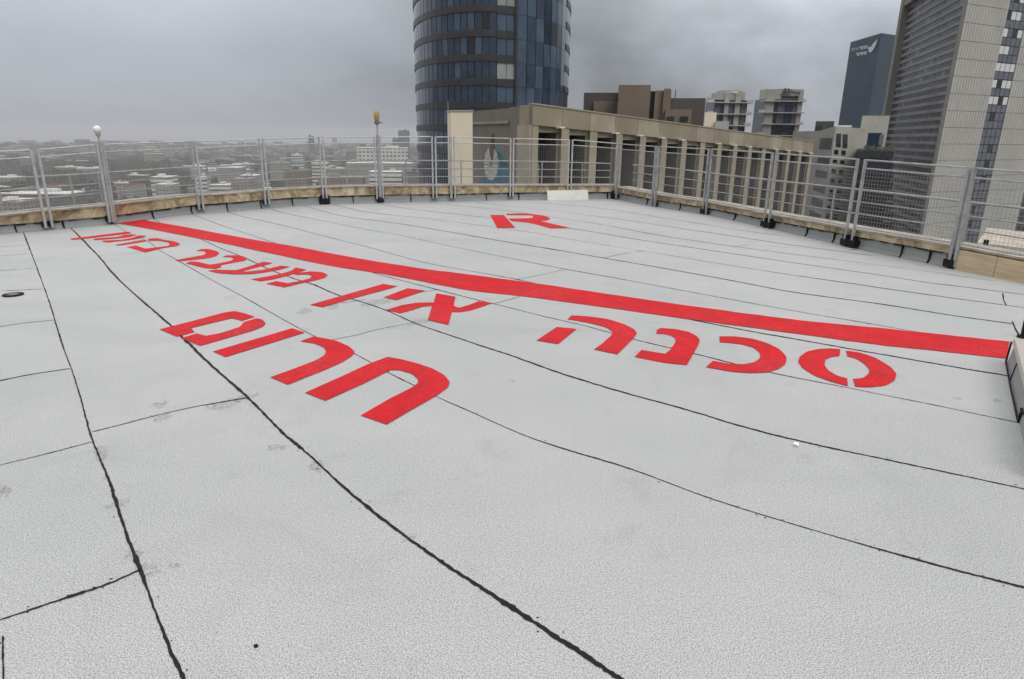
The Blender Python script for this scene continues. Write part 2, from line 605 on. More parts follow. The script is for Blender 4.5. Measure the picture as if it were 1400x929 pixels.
# ------------------------------------------------------------------ the roof and its parapets
#        x     floor  coping-bottom  coping-top    (rows surveyed along the inside of the wall)
LEFTW = [(-70, 327, 314, 301), (0, 320, 308, 294), (60, 315, 304, 290), (150, 307, 296, 278), (205, 299.5, 288.5, 273), (262, 292.5, 281.5, 268.5), (311, 289.5, 276, 263),
         (400, 282, 271, 257.5), (442, 279.5, 268.5, 255.5), (520, 277, 266.5, 254), (620, 275.5, 265, 253), (700, 273.5, 264.5, 253), (841, 272, 262, 254.5)]
RIGHTW = [(841, 272, 262, 254.5), (900, 283.5, 274, 265), (970, 294, 286, 278), (1055, 312.5, 302, 293), (1165, 338, 322, 312.6), (1240, 354, 335, 323.5),
          (1310, 368, 350, 337), (1400, 386, 366, 354), (1500, 406, 384, 372), (1720, 452, 425, 410)]


def wall_pts(T):
    r = []
    for x, yf, yb, yt in T:
        g = gr(x, yf)
        r.append((g, z_at(g, yb), z_at(g, yt)))
    # even the heights out a little: a parapet is level
    n = len(r)
    out = []
    for i, (g, a, b) in enumerate(r):
        js = [j for j in (i - 1, i, i + 1) if 0 <= j < n]
        out.append((g, sum(r[j][1] for j in js) / len(js), sum(r[j][2] for j in js) / len(js)))
    return out


LW, RW = wall_pts(LEFTW), wall_pts(RIGHTW)
edge = [p[0] for p in LW] + [p[0] for p in RW[1:]]
deck_poly = [Vector((p.x, p.y, 0)) for p in edge] + [Vector((9.5, -14, 0)), Vector((-14, -14, 0))]
deck = flat('roof_deck', [deck_poly], 0.0, MT['membrane'])
deck['kind'] = 'structure'


def offsets(P, sign):
    """outward horizontal normals for the points of a wall line (left of travel when sign is +1)."""
    res = []
    for i in range(len(P)):
        t = (P[min(i + 1, len(P) - 1)][0] - P[max(i - 1, 0)][0])
        t.z = 0
        t.normalize()
        res.append(Vector((-t.y, t.x, 0)) * sign)
    return res


WALL_D = 0.38


def parapet(P, label, name='parapet_wall'):
    nr = offsets(P, 1)
    root = thing(name, P[len(P) // 2][0], label, 'parapet wall')
    u, c, t, body = MB(), MB(), MB(), MB()
    for i in range(len(P) - 1):
        (g0, a0, b0), (g1, a1, b1) = P[i], P[i + 1]
        n0, n1 = nr[i], nr[i + 1]
        v = lambda g, n, d, z: Vector((g.x, g.y, z)) + n * d
        # felt upstand with a small fillet at its foot
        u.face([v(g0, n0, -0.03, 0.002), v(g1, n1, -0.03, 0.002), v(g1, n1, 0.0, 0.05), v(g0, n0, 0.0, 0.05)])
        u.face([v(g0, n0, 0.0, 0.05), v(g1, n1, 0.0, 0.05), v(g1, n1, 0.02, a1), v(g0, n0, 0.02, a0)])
        # coping face stands a little proud of the felt
        c.hexa([v(g0, n0, -0.02, a0), v(g1, n1, -0.02, a1), v(g1, n1, WALL_D, a1), v(g0, n0, WALL_D, a0)],
               [v(g0, n0, -0.02, b0 - 0.03), v(g1, n1, -0.02, b1 - 0.03), v(g1, n1, WALL_D, b1 - 0.03), v(g0, n0, WALL_D, b0 - 0.03)])
        t.hexa([v(g0, n0, -0.045, b0 - 0.028), v(g1, n1, -0.045, b1 - 0.028), v(g1, n1, WALL_D + 0.03, b1 - 0.028), v(g0, n0, WALL_D + 0.03, b0 - 0.028)],
               [v(g0, n0, -0.045, b0), v(g1, n1, -0.045, b1), v(g1, n1, WALL_D + 0.03, b1), v(g0, n0, WALL_D + 0.03, b0)])
        body.face([v(g0, n0, WALL_D - 0.01, -75), v(g1, n1, WALL_D - 0.01, -75), v(g1, n1, WALL_D - 0.01, a0), v(g0, n0, WALL_D - 0.01, a0)])
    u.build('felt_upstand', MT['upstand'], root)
    c.build('coping', MT['coping'], root)
    t.build('coping_cap', MT['coping_top'], root)
    body.build('outer_wall', MT['concrete'], root)
    # lumpy bitumen along the top of the felt
    s = MB()
    for i in range(len(P) - 1):
        (g0, a0, b0), (g1, a1, b1) = P[i], P[i + 1]
        L = (g1 - g0).length
        k = max(2, int(L / 0.12))
        for j in range(k):
            if random.random() < 0.18:
                continue
            f0, f1 = j / k, (j + 1) / k
            pa, pb = g0.lerp(g1, f0) - nr[i] * 0.012, g0.lerp(g1, f1) - nr[i] * 0.012
            za, zb = a0 + (a1 - a0) * f0, a0 + (a1 - a0) * f1
            h = random.uniform(0.012, 0.032)
            s.hexa([Vector((q.x, q.y, zz - h)) for q, zz in ((pa, za), (pb, zb))] + [Vector((q.x, q.y, zz - h)) + nr[i] * 0.03 for q, zz in ((pb, zb), (pa, za))],
                   [Vector((q.x, q.y, zz + 0.006)) for q, zz in ((pa, za), (pb, zb))] + [Vector((q.x, q.y, zz + 0.006)) + nr[i] * 0.03 for q, zz in ((pb, zb), (pa, za))])
    s.build('bitumen_edge', MT['bitumen'], root)
    return root, nr


ROOT_L, NL = parapet(LW, 'long low parapet with ochre stained coping running from the left edge to the far corner')
ROOT_R, NR = parapet(RW, 'low parapet running from the far corner towards the plywood board on the right side')


def on_wall(T, P, nr, x):
    """ground point of the wall line at picture column x, its outward normal and heights."""
    for i in range(len(T) - 1):
        if T[i][0] <= x <= T[i + 1][0]:
            f = (x - T[i][0]) / (T[i + 1][0] - T[i][0])
            yf = T[i][1] + f * (T[i + 1][1] - T[i][1])
            d = ray(x, yf)
            # intersect the picture column with the wall segment
            a, b = P[i][0], P[i + 1][0]
            g = gr(x, yf)
            n = nr[i].lerp(nr[i + 1], f)
            return g, n, P[i][1] + f * (P[i + 1][1] - P[i][1]), P[i][2] + f * (P[i + 1][2] - P[i][2])


def onL(x):
    return on_wall(LEFTW, LW, NL, x)


def onR(x):
    return on_wall(RIGHTW, RW, NR, x)


# vertical laps of the felt on the upstands
for root, fn, xs in ((ROOT_L, onL, (22, 87, 152, 209, 262, 311, 357, 400, 483, 562, 665, 709, 830)), (ROOT_R, onR, (885, 930, 1005, 1103, 1140, 1232, 1270))):
    for x in xs:
        g, n, a, b = fn(x)
        s = MB()
        u = Vector((-n.y, n.x, 0))
        w = random.uniform(0.008, 0.014)
        q = [g - n * 0.046 - u * w, g - n * 0.046 + u * w, g - n * 0.002 + u * w, g - n * 0.002 - u * w]
        q2 = [g - n * 0.02 - u * w, g - n * 0.02 + u * w, g + n * 0.01 + u * w, g + n * 0.01 - u * w]
        lo = [Vector((p.x, p.y, 0.004)) for p in q]
        s.hexa(lo, [Vector((p.x, p.y, 0.055)) for p in q2])
        s.hexa([Vector((p.x, p.y, 0.055)) for p in q2], [Vector((p.x, p.y, a + 0.01)) for p in q2])
        s.build('lap_seam', MT['bitumen'], root)


# ------------------------------------------------------------------ felt seams
def seam(pts, w, gap=0.03, name='bitumen_seam', rag=0.38):
    w *= 0.82
    line = [gr(x, y) for x, y in catmull(pts, 5)]
    if pts[-1][0] >= 1400 or pts[-1][1] > 925:          # laps run on past the edges of the photograph
        d_ = (line[-1] - line[-4]).normalized()
        line += [line[-1] + d_ * 0.8 * k for k in (1, 2, 3)]
    elif pts[-1][0] == 0:
        d_ = (line[-1] - line[-3]).normalized()
        line.append(line[-1] + d_ * 0.5)
    # resample on the roof every few centimetres
    out = [line[0]]
    for a, b in zip(line, line[1:]):
        L = (b - a).length
        stp = 0.018 if b.y < 4 else (0.04 if b.y < 8 else 0.12)
        k = max(1, int(L / stp))
        for j in range(1, k + 1):
            out.append(a.lerp(b, j / k))
    bm = bmesh.new()
    prev = None
    skip = 0
    drift, wav, blob = 0.0, 1.0, 0
    for i, p in enumerate(out):
        t = out[min(i + 1, len(out) - 1)] - out[max(i - 1, 0)]
        if t.length < 1e-6:
            continue
        t.normalize()
        n = Vector((-t.y, t.x, 0))
        drift = drift * 0.92 + random.uniform(-1, 1) * w * 0.05
        wav = min(1.7, max(0.5, wav + random.uniform(-0.10, 0.10)))
        if random.random() < 0.008:
            blob = random.randint(3, 9)
        ex = 1.0
        if blob:
            blob -= 1
            ex = random.uniform(1.2, 1.8)
        a = w * 0.5 * wav * ex * random.uniform(1 - rag, 1 + rag)
        b = w * 0.5 * wav * ex * random.uniform(1 - rag, 1 + rag)
        if random.random() < 0.16:      # splashes of bitumen beside the lap
            o_ = p + n * (random.choice((-1, 1)) * w * random.uniform(0.7, 2.6)) + t * random.uniform(-.02, .02)
            r_ = random.uniform(0.0015, 0.0045)
            bm.faces.new([bm.verts.new((o_.x + r_ * random.uniform(.5, 1.6) * math.cos(q_), o_.y + r_ * math.sin(q_), 0.0022)) for q_ in (0.3, 1.6, 2.9, 4.1, 5.3)])
        v1, v2 = bm.verts.new((p + n * (a + drift)).to_tuple()[:2] + (0.0025,)), bm.verts.new((p - n * (b - drift)).to_tuple()[:2] + (0.0025,))
        if prev and not skip:
            bm.faces.new((prev[0], prev[1], v2, v1))
        if skip:
            skip -= 1
        elif random.random() < gap * 0.25:
            skip = random.randint(1, 2)
        prev = (v1, v2)
    for f in bm.faces:
        f.normal_update()
        if f.normal.z < 0:
            f.normal_flip()
    me = bpy.data.meshes.new(name)
    bm.to_mesh(me)
    bm.free()
    me.materials.append(MT['bitumen'])
    o = bpy.data.objects.new(name, me)
    COL.objects.link(o)
    o.parent = deck
    return o


SEAMS = [
    ([(32, 318), (48, 360), (68, 415), (85, 470), (103, 520), (125, 597), (150, 660), (178, 745), (193, 782), (215, 845), (235, 895), (251, 929), (262, 960)], 0.017),
    ([(97, 312), (134, 350), (155, 375), (190, 408), (233, 445), (268, 480), (300, 510), (340, 545), (385, 590), (425, 625), (480, 675), (549, 730), (620, 780), (690, 825), (760, 872), (848, 929), (900, 962)], 0.022),
    ([(157, 307), (174, 318), (203, 331), (219, 343), (249, 360), (289, 383), (323, 401), (355, 419), (392, 440), (432, 461), (486, 485), (531, 510), (565, 527), (599, 544), (640, 562), (720, 597), (790, 620), (860, 641), (980, 685), (1100, 722), (1250, 765), (1400, 804), (1460, 820)], 0.013),
    ([(210, 299), (219, 305), (246, 316), (276, 328), (302, 340), (325, 349), (350, 360), (374, 371), (407, 383), (430, 390), (460, 403), (500, 415), (531, 426), (572, 444), (619, 460), (660, 474), (700, 487), (770, 512), (845, 535), (936, 560), (1020, 585), (1100, 605), (1250, 637), (1400, 669), (1460, 682)], 0.017),
    ([(262, 293), (280, 300), (310, 311), (338, 320), (383, 335), (430, 349), (480, 364), (523, 377), (557, 386), (600, 397), (646, 409), (700, 422), (743, 433), (800, 446), (869, 465), (951, 484.5), (1054, 510), (1156, 530), (1200, 539), (1271, 553), (1328, 565), (1400, 580), (1460, 592)], 0.015),
    ([(312, 290), (330, 296), (380, 307), (420, 317), (470, 330), (510, 340), (545, 350), (583, 360), (643, 371), (709, 383), (800, 404), (900, 428), (1014, 451), (1093, 465), (1200, 484), (1304, 502), (1382, 515)], 0.017),
    ([(370, 286), (390, 292), (455, 305), (505, 315), (542, 321), (580, 329), (625, 339), (700, 354), (771, 368), (860, 384), (951, 401), (1077, 424), (1171, 440), (1247, 453), (1310, 463)], 0.020),
    ([(415, 282), (470, 296), (537, 305), (600, 315), (680, 329), (760, 342), (830, 354), (900, 366), (1000, 384), (1085, 400), (1203, 416), (1304, 432), (1383, 443)], 0.020),
    ([(455, 280), (500, 290), (580, 299), (640, 306.5), (675, 311), (712, 316), (738, 320), (776, 327), (900, 347), (990, 362), (1080, 376), (1171, 389), (1200, 393.5), (1295, 407), (1400, 421)], 0.020),
    ([(510, 278), (560, 286), (640, 295), (700, 301.5), (775, 312), (820, 319), (873, 328), (960, 341), (1080, 359), (1199, 376), (1263, 386), (1295, 390), (1400, 403)], 0.020),
    ([(590, 278), (680, 287), (753, 297), (820, 307), (895, 321), (980, 334), (1080, 347.5), (1208, 363.5), (1308, 377), (1362, 385)], 0.020),
    ([(650, 277), (740, 287), (820, 296.5), (927, 312), (1000, 323), (1080, 335), (1194, 350)], 0.020),
    ([(730, 277), (820, 285), (906, 298), (1013, 315), (1070, 323)], 0.020),
    ([(35, 336), (0, 337.5)], 0.0094), ([(39, 347), (0, 350.5)], 0.0094), ([(47, 367), (0, 370.5)], 0.0094), ([(58, 395.5), (0, 398.5)], 0.0094),
    ([(75, 438), (35, 442), (0, 447)], 0.007), ([(96, 504.5), (45, 512), (0, 521)], 0.009), ([(125, 605), (60, 622), (0, 636.5)], 0.005),
    ([(191, 780), (140, 802), (90, 818), (0, 848.5)], 0.009), ([(4, 870), (5, 929)], 0.004),
    ([(126, 591), (170, 580), (220, 567), (270, 556), (337, 544.5)], 0.006), ([(134, 351), (175, 347), (215, 342)], 0.006),
    ([(454, 465), (490, 458), (516, 451), (563, 442)], 0.006), ([(709, 382), (740, 376), (771, 369)], 0.006), ([(674, 416), (711, 406)], 0.007),
    ([(1371, 401), (1372, 410), (1376, 418)], 0.014), ([(1384, 440), (1388, 450), (1395, 462)], 0.016), ([(826, 353), (850, 348), (880, 343.5)], 0.008),
    ([(466, 415), (500, 410)], 0.006), ([(565, 402), (600, 396)], 0.006), ([(1000, 338), (1024, 335)], 0.01), ([(1190, 338), (1160, 343)], 0.012),
]
for pts, w in SEAMS:
    fine = w < 0.0095
    seam(pts, w * 1.45 if fine else w, 0.02 if fine else 0.0, 'cross_seam' if fine else 'bitumen_seam')


# scuffs and smears of dirt on the felt
sm = bpy.data.materials.new('dirt scuff')
sm.use_nodes = True
n_, l_ = sm.node_tree.nodes, sm.node_tree.links
b_ = n_['Principled BSDF']
b_.inputs['Base Color'].default_value = (0.10, 0.10, 0.098, 1)
b_.inputs['Roughness'].default_value = 0.9
t_ = N(n_, 'ShaderNodeTexCoord')
q_ = N(n_, 'ShaderNodeTexNoise'); q_.inputs['Scale'].default_value = 42; q_.inputs['Detail'].default_value = 6; q_.inputs['Roughness'].default_value = 0.75
l_.new(t_.outputs['Object'], q_.inputs['Vector'])
m_ = N(n_, 'ShaderNodeMapRange'); m_.inputs['From Min'].default_value, m_.inputs['From Max'].default_value, m_.inputs['To Max'].default_value = 0.44, 0.72, 0.5
l_.new(q_.outputs['Fac'], m_.inputs['Value'])
l_.new(m_.outputs[0], b_.inputs['Alpha'])
for px, py, ln, wd, an in ((219, 554, 16, 5, -8), (222, 572, 20, 6, -16), (308, 553, 30, 7, -10), (380, 612, 18, 6, -5), (138, 621, 12, 12, 40), (432, 637, 14, 8, -20), (183, 759, 9, 18, 70), (201, 781, 20, 12, 10), (238, 774, 12, 4, -8),
                           (115, 810, 22, 5, -20), (4, 672, 16, 10, 0), (417, 426, 14, 5, -10), (455, 419, 10, 6, -10), (515, 414, 30, 4, -8), (698, 521, 7, 3, 0), (160, 690, 5, 26, 70), (437, 640, 5, 9, 50),
                           (1310, 545, 9, 3, 8), (1362, 548, 7, 3, 0), (560, 735, 6, 14, 60), (330, 545, 30, 4, -12), (575, 440, 24, 4, -14)):
    ca, sa = math.cos(math.radians(an)), math.sin(math.radians(an))
    P_ = []
    for k in range(14):
        a = 2 * math.pi * k / 14
        r = random.uniform(0.55, 1.1)
        x, y = ln * r * math.cos(a), wd * r * math.sin(a)
        g = gr(px + x * ca - y * sa, py + x * sa + y * ca)
        P_.append(Vector((g.x, g.y, 0)))
    flat('scuff_mark', [P_], 0.0015, sm, deck)


# ------------------------------------------------------------------ painted writing (outlines surveyed in enlarged tiles: origin x, y, enlargement)
def outline(tile, pts):
    ox, oy, s = tile
    P = [gr(ox + x / s, oy + y / s) for x, y in pts]
    P = [Vector((p.x, p.y, 0)) for p in P]
    # round the softer corners the way a stencil curve runs
    n = len(P)
    out = []
    for i in range(n):
        a, b, c = P[i - 1], P[i], P[(i + 1) % n]
        u, v = (b - a), (c - b)
        if u.length < 1e-6 or v.length < 1e-6:
            continue
        ang = math.degrees(u.angle(v))
        if 6 < ang < 48:
            out += [b.lerp(a, 0.25), b.lerp(a, 0.09) * 0.5 + b.lerp(c, 0.09) * 0.5, b.lerp(c, 0.25)]
        else:
            out.append(b)
    return out


T1, T2, T3, T4 = (80, 300, 7.0), (220, 320, 5.833), (200, 410, 6.364), (340, 440, 4.667)
T5, T6, T7, T8 = (420, 380, 5.385), (720, 420, 5.385), (950, 440, 4.828), (660, 280, 10.77)
WORDS = [
    ('painted_word', 'largest red Hebrew word, four letters, painted on its own line nearest the viewer', [
        (T3, [[(115, 262), (380, 195), (680, 115), (770, 103), (850, 120), (945, 152), (830, 188), (790, 175), (745, 165), (700, 175), (390, 250), (420, 285), (265, 325)],
              [(300, 340), (440, 297), (520, 318), (640, 297), (740, 265), (815, 240), (850, 198), (960, 166), (1010, 175), (1040, 210), (1020, 235), (940, 270), (470, 405)]]),
        (T3, [[(580, 455), (1270, 252), (1380, 290), (690, 503)]]),
        (T4, [[(330, 128), (415, 97), (490, 110), (560, 125), (640, 160), (678, 195), (660, 222), (600, 260), (500, 305), (250, 405), (138, 358), (300, 300), (440, 245), (485, 215), (495, 190), (475, 165), (420, 142)]]),
        (T4, [[(360, 457), (600, 350), (760, 275), (885, 228), (960, 240), (1080, 270), (1180, 305), (1250, 345), (1285, 390), (1270, 425), (1200, 475), (1050, 560), (880, 660), (715, 602), (900, 495), (1040, 425), (1080, 395), (1080, 370), (1040, 335), (960, 312), (910, 312), (860, 335), (740, 395), (490, 508)]]),
    ]),
    ('painted_word', 'red Hebrew word of four wide letters starting with a ring, under the stripe', [
        (T6, [[(72, 250), (222, 150), (368, 165), (232, 276)],
              [(300, 95), (330, 65), (460, 72), (600, 92), (720, 130), (790, 165), (812, 195), (795, 225), (740, 280), (668, 352), (495, 316), (560, 270), (630, 205), (628, 180), (580, 150), (460, 120), (340, 98)]]),
        (T6, [[(955, 200), (958, 172), (985, 158), (1090, 165), (1190, 185), (1250, 215), (1275, 245), (1265, 280), (1225, 350), (1180, 430), (1020, 415), (795, 370), (845, 320), (940, 335), (1020, 348), (1055, 320), (1095, 265), (1095, 235), (1060, 212), (1010, 200)]]),
        (T7, [[(162, 100), (260, 100), (380, 115), (480, 145), (560, 185), (605, 235), (600, 280), (555, 315), (480, 338), (380, 343), (250, 335), (72, 303), (120, 262), (220, 280), (320, 285), (390, 272), (430, 245), (430, 210), (390, 175), (310, 152), (220, 142), (164, 138)]]),
        (T7, [[(960, 185), (955, 230), (900, 235), (860, 255), (855, 290), (880, 325), (940, 360), (1005, 378), (1010, 428), (900, 400), (790, 360), (710, 310), (682, 270), (690, 235), (740, 200), (820, 183), (900, 180)],
              [(998, 195), (1080, 205), (1190, 240), (1290, 300), (1330, 345), (1320, 390), (1260, 425), (1150, 437), (1058, 432), (1043, 382), (1110, 375), (1150, 345), (1150, 315), (1110, 275), (1060, 245), (1005, 232)]]),
    ]),
    ('painted_word', 'red Hebrew word of three letters with a crossed letter, under the middle of the stripe', [
        (T5, [[(20, 202), (560, 48), (665, 65), (590, 88), (300, 165), (115, 220)]]),
        (T5, [[(562, 147), (740, 80), (868, 97), (660, 168)]]),
        (T5, [[(950, 117), (1092, 142), (1077, 210), (1120, 224), (1200, 200), (1260, 176), (1365, 188), (1300, 212), (1200, 244), (1120, 256), (1065, 255), (1040, 350), (888, 315), (918, 210), (850, 215), (760, 245), (685, 264), (582, 240), (700, 203), (820, 185), (932, 185)]]),
    ]),
    ('painted_word', 'red Hebrew word of four crowded letters, second from the far left end of its line', [
        (T2, [[(282, 138), (320, 124), (375, 122), (440, 138), (468, 155), (440, 180), (380, 195), (240, 212), (140, 222), (116, 212), (200, 196), (340, 172), (365, 155), (340, 140)]]),
        (T2, [[(493, 186), (520, 174), (600, 173), (660, 182), (693, 200), (665, 217), (600, 228), (478, 252), (482, 268), (435, 282), (345, 275), (200, 237), (235, 222), (300, 226), (390, 248), (450, 240), (555, 218), (583, 204), (565, 190)]]),
        (T2, [[(372, 296), (440, 288), (540, 292), (610, 290), (740, 250), (815, 225), (890, 234), (860, 245), (780, 265), (660, 298), (640, 305), (690, 303), (800, 292), (960, 256), (1030, 264), (960, 285), (830, 310), (720, 324), (580, 326), (450, 315)]]),
        (T2, [[(718, 365), (850, 342), (960, 320), (1045, 295), (1075, 270), (1160, 288), (1110, 308), (1000, 340), (880, 368), (795, 380)],
              [(1060, 322), (1130, 308), (1200, 302), (1290, 308), (1332, 330), (1310, 352), (1240, 372), (1120, 396), (985, 430), (838, 400), (920, 380), (1010, 396), (1110, 378), (1190, 357), (1205, 340), (1170, 326), (1080, 330)]]),
    ]),
    ('painted_word', 'small red Hebrew word with long thin strokes at the far left, near the globe lamp', [
        (T1, [[(118, 188), (640, 124), (695, 124), (672, 140), (190, 196), (122, 199)]]),
        (T1, [[(335, 188), (560, 172), (640, 150), (745, 148), (705, 166), (640, 178), (445, 196), (345, 201)]]),
        (T1, [[(415, 208), (600, 200), (720, 178), (760, 158), (840, 160), (820, 174), (700, 200), (560, 214), (475, 224), (430, 220)]]),
        (T1, [[(548, 247), (790, 203), (846, 203), (832, 215), (620, 250), (560, 254)],
              [(855, 190), (945, 183), (1010, 200), (1110, 214), (1168, 238), (1140, 258), (1000, 278), (905, 303), (830, 320), (655, 268), (740, 254), (830, 284), (905, 275), (1050, 258), (1070, 240), (1040, 222), (960, 208), (865, 208)]]),
    ]),
]
for name, label, letters in WORDS:
    L = [(t, [outline(t, p) for p in polys]) for t, polys in letters]
    pts = [p for _, ps in L for q in ps for p in q]
    c = sum(pts, Vector()) / len(pts)
    root = thing(name, (c.x, c.y, 0), label, 'painted word', 'red words painted on the roof')
    for _, ps in L:
        flat('letter', ps, 0.005, MT['paint'], root)
R_ = [outline(T8, p) for p in ([(110, 155), (310, 155), (480, 345), (215, 350)],
                               [(345, 137), (640, 131), (760, 146), (920, 168), (1000, 210), (950, 235), (850, 245), (1000, 280), (1300, 350), (1000, 354), (800, 297), (640, 264), (430, 247), (385, 208), (620, 206), (735, 198), (742, 167), (700, 160), (360, 158)])]
o = flat('painted_letter', R_, 0.005, MT['paint'])
tag(o, 'single red letter R painted alone beyond the stripe', 'painted letter')
top = [(153, 302), (190, 299.5), (205, 303), (242, 309), (340, 327), (400, 337), (460, 348.5), (520, 359), (584, 368.8), (640, 375.8), (706, 384.5), (756, 391.5), (820, 401), (936, 418), (1093, 438.5), (1200, 449), (1295, 459), (1381, 468)]
bot = [(1376, 491), (1295, 482), (1200, 472), (1093, 457.5), (951, 438.5), (820, 420), (777, 414), (713, 405.5), (648, 398.5), (595, 389), (557, 381.5), (520, 374.5), (458, 365), (374, 348), (294, 331), (242, 321), (190, 311), (153, 304.5)]


def ragged(p0):
    r = []
    for x, y in catmull(p0, 14):
        g = gr(x, y)
        r.append(Vector((g.x + random.uniform(-1, 1) * 0.004, g.y + random.uniform(-1, 1) * 0.006, 0)))
    return r


o = flat('painted_stripe', [ragged(top) + ragged(bot)], 0.005, MT['paint'])
tag(o, 'long straight red stripe painted across the whole grey roof', 'painted stripe')


# ------------------------------------------------------------------ mesh fence panels
def post_top(g, ytop):
    return z_at(g, ytop)


def fence_panel(fn, x0, y0, x1, y1, label, group, thick=(1, 1), feet=(False, False), base_drop=0.10, metal='galv'):
    pts = []
    for x, y in ((x0, y0), (x1, y1)):
        g, n, a, b = fn(x)
        g = g - n * 0.085
        pts.append((g, n, a, b, z_at(g, y)))
    (g0, n0, a0, b0, z0), (g1, n1, a1, b1, z1) = pts
    mid = (g0 + g1) / 2
    root = thing('fence_panel', (mid.x, mid.y, 0), label, 'fence panel', group)
    U = (g1 - g0).normalized()
    zb0, zb1 = a0 - base_drop, a1 - base_drop
    V = lambda g, z: Vector((g.x, g.y, z))
    for g, zb, zt, th, n, ft, a in ((g0, zb0, z0, thick[0], n0, feet[0], a0), (g1, zb1, z1, thick[1], n1, feet[1], a1)):
        s = MB()
        s.box(V(g, zb), 0.037 * th, 0.037 * th, zt - zb, U)
        post = s.build('post', MT[metal] if th <= 1 else MT['galv_dull'], root)
        if ft:
            s = MB()
            s.box(V(g + n * 0.03, 0.02), 0.15, 0.12, max(0.1, zb - 0.02 + 0.06), U)
            s.box(V(g + n * 0.02, max(0.1, zb + 0.05)), 0.10, 0.07, 0.09, U)
            s.build('post_foot', MT['black'], post)
        else:
            s = MB()
            s.box(V(g + n * 0.045, zb + 0.02), 0.075, 0.05, 0.09, U)
            s.build('post_bracket', MT['black'], post)
    H0, H1 = z0 - b0, z1 - b1
    ga, gb = g0 + U * 0.026, g1 - U * 0.026
    for k, (f, r) in enumerate(((0.0, 0.0135), (0.092, 0.0125))):
        s = MB()
        s.tube([V(ga, z0 - 0.012 - f * (z0 - zb0)), V(gb, z1 - 0.012 - f * (z1 - zb1))], r, 8)
        s.build('rail', MT[metal], root, smooth=False)
    s = MB()
    s.tube([V(ga, b0 + 0.035), V(gb, b1 + 0.035)], 0.012, 6)
    s.build('bottom_rail', MT['galv_dull'], root)
    # welded wire infill, one mesh
    s = MB()
    L = (gb - ga).length
    t0, t1 = z0 - 0.012 - 0.092 * (z0 - zb0), z1 - 0.012 - 0.092 * (z1 - zb1)
    l0, l1 = b0 + 0.035, b1 + 0.035
    nv = max(4, int(L / 0.055))
    for k in range(1, nv):
        f = k / nv
        p = ga.lerp(gb, f)
        s.tube([V(p, l0 + (l1 - l0) * f), V(p, t0 + (t1 - t0) * f)], 0.0020, 4, cap=False)
    nh = max(4, int((t0 - l0) / 0.055))
    for k in range(1, nh):
        f = k / nh
        s.tube([V(ga, l0 + (t0 - l0) * f), V(gb, l1 + (t1 - l1) * f)], 0.0020, 4, cap=False)
    s.build('wire_mesh', MT['wire'], root)
    return root


GL, GR_ = 'mesh fence panels along the left and far parapet', 'mesh fence panels along the right parapet'
PANELS_L = [
    (-62, 211, 61, 204.5, 'mesh fence panel cut off by the left edge, left of the globe lamp'),
    (70, 204, 147, 197.5, 'narrow mesh fence panel immediately left of the globe lamp pole'),
    (154.5, 197, 270, 193, 'wide mesh fence panel immediately right of the globe lamp pole'),
    (276, 193, 361, 190, 'second mesh fence panel to the right of the globe lamp'),
    (366, 190, 441, 187.5, 'second mesh fence panel to the left of the amber beacon, ending at a black box'),
    (446, 187.5, 515, 187, 'mesh fence panel immediately left of the amber beacon pole'),
    (523.5, 187, 591.5, 186.5, 'mesh fence panel immediately right of the amber beacon pole'),
    (596, 187, 616, 187, 'very narrow mesh fence panel just left of the cream pillar'),
    (621, 187, 696, 189, 'mesh fence panel in front of the cream pillar and the oval mural'),
    (700, 189, 774, 191, 'mesh fence panel left of the leaning white board, before the first dark opening'),
    (778.5, 191, 838, 196, 'mesh fence panel meeting the far corner, behind the leaning white board'),
]
for i, (a, ya, b, yb, lab) in enumerate(PANELS_L):
    fence_panel(onL, a, ya, b, yb, lab, GL, thick=(1, 1.6 if i == 7 else 1), feet=(i in (5,), i in (4, 10)))
PANELS_R = [
    (846, 196.5, 895, 200, 'first mesh fence panel to the right of the far corner'),
    (899, 200, 965, 203.5, 'second mesh fence panel to the right of the far corner'),
    (969, 203.5, 1049, 208.5, 'third mesh fence panel to the right of the far corner'),
    (1056, 209.5, 1160, 217, 'fourth mesh fence panel right of the corner, before the grey concrete block'),
    (1170, 218, 1303, 228.5, 'wide mesh fence panel left of the plywood board, before the dark tower side'),
    (1310, 229, 1440, 240, 'mesh fence panel above the plywood board at the right edge'),
]
for i, (a, ya, b, yb, lab) in enumerate(PANELS_R):
    fence_panel(onR, a, ya, b, yb, lab, GR_, thick=(1.3 if i in (0, 1) else 1, 1.3 if i in (0, 4) else 1), feet=(i in (3, 4), i in (1, 2, 3, 4)), base_drop=0.16, metal='galv_dull')  # duller steel here: the right fence's shade is put into the colour


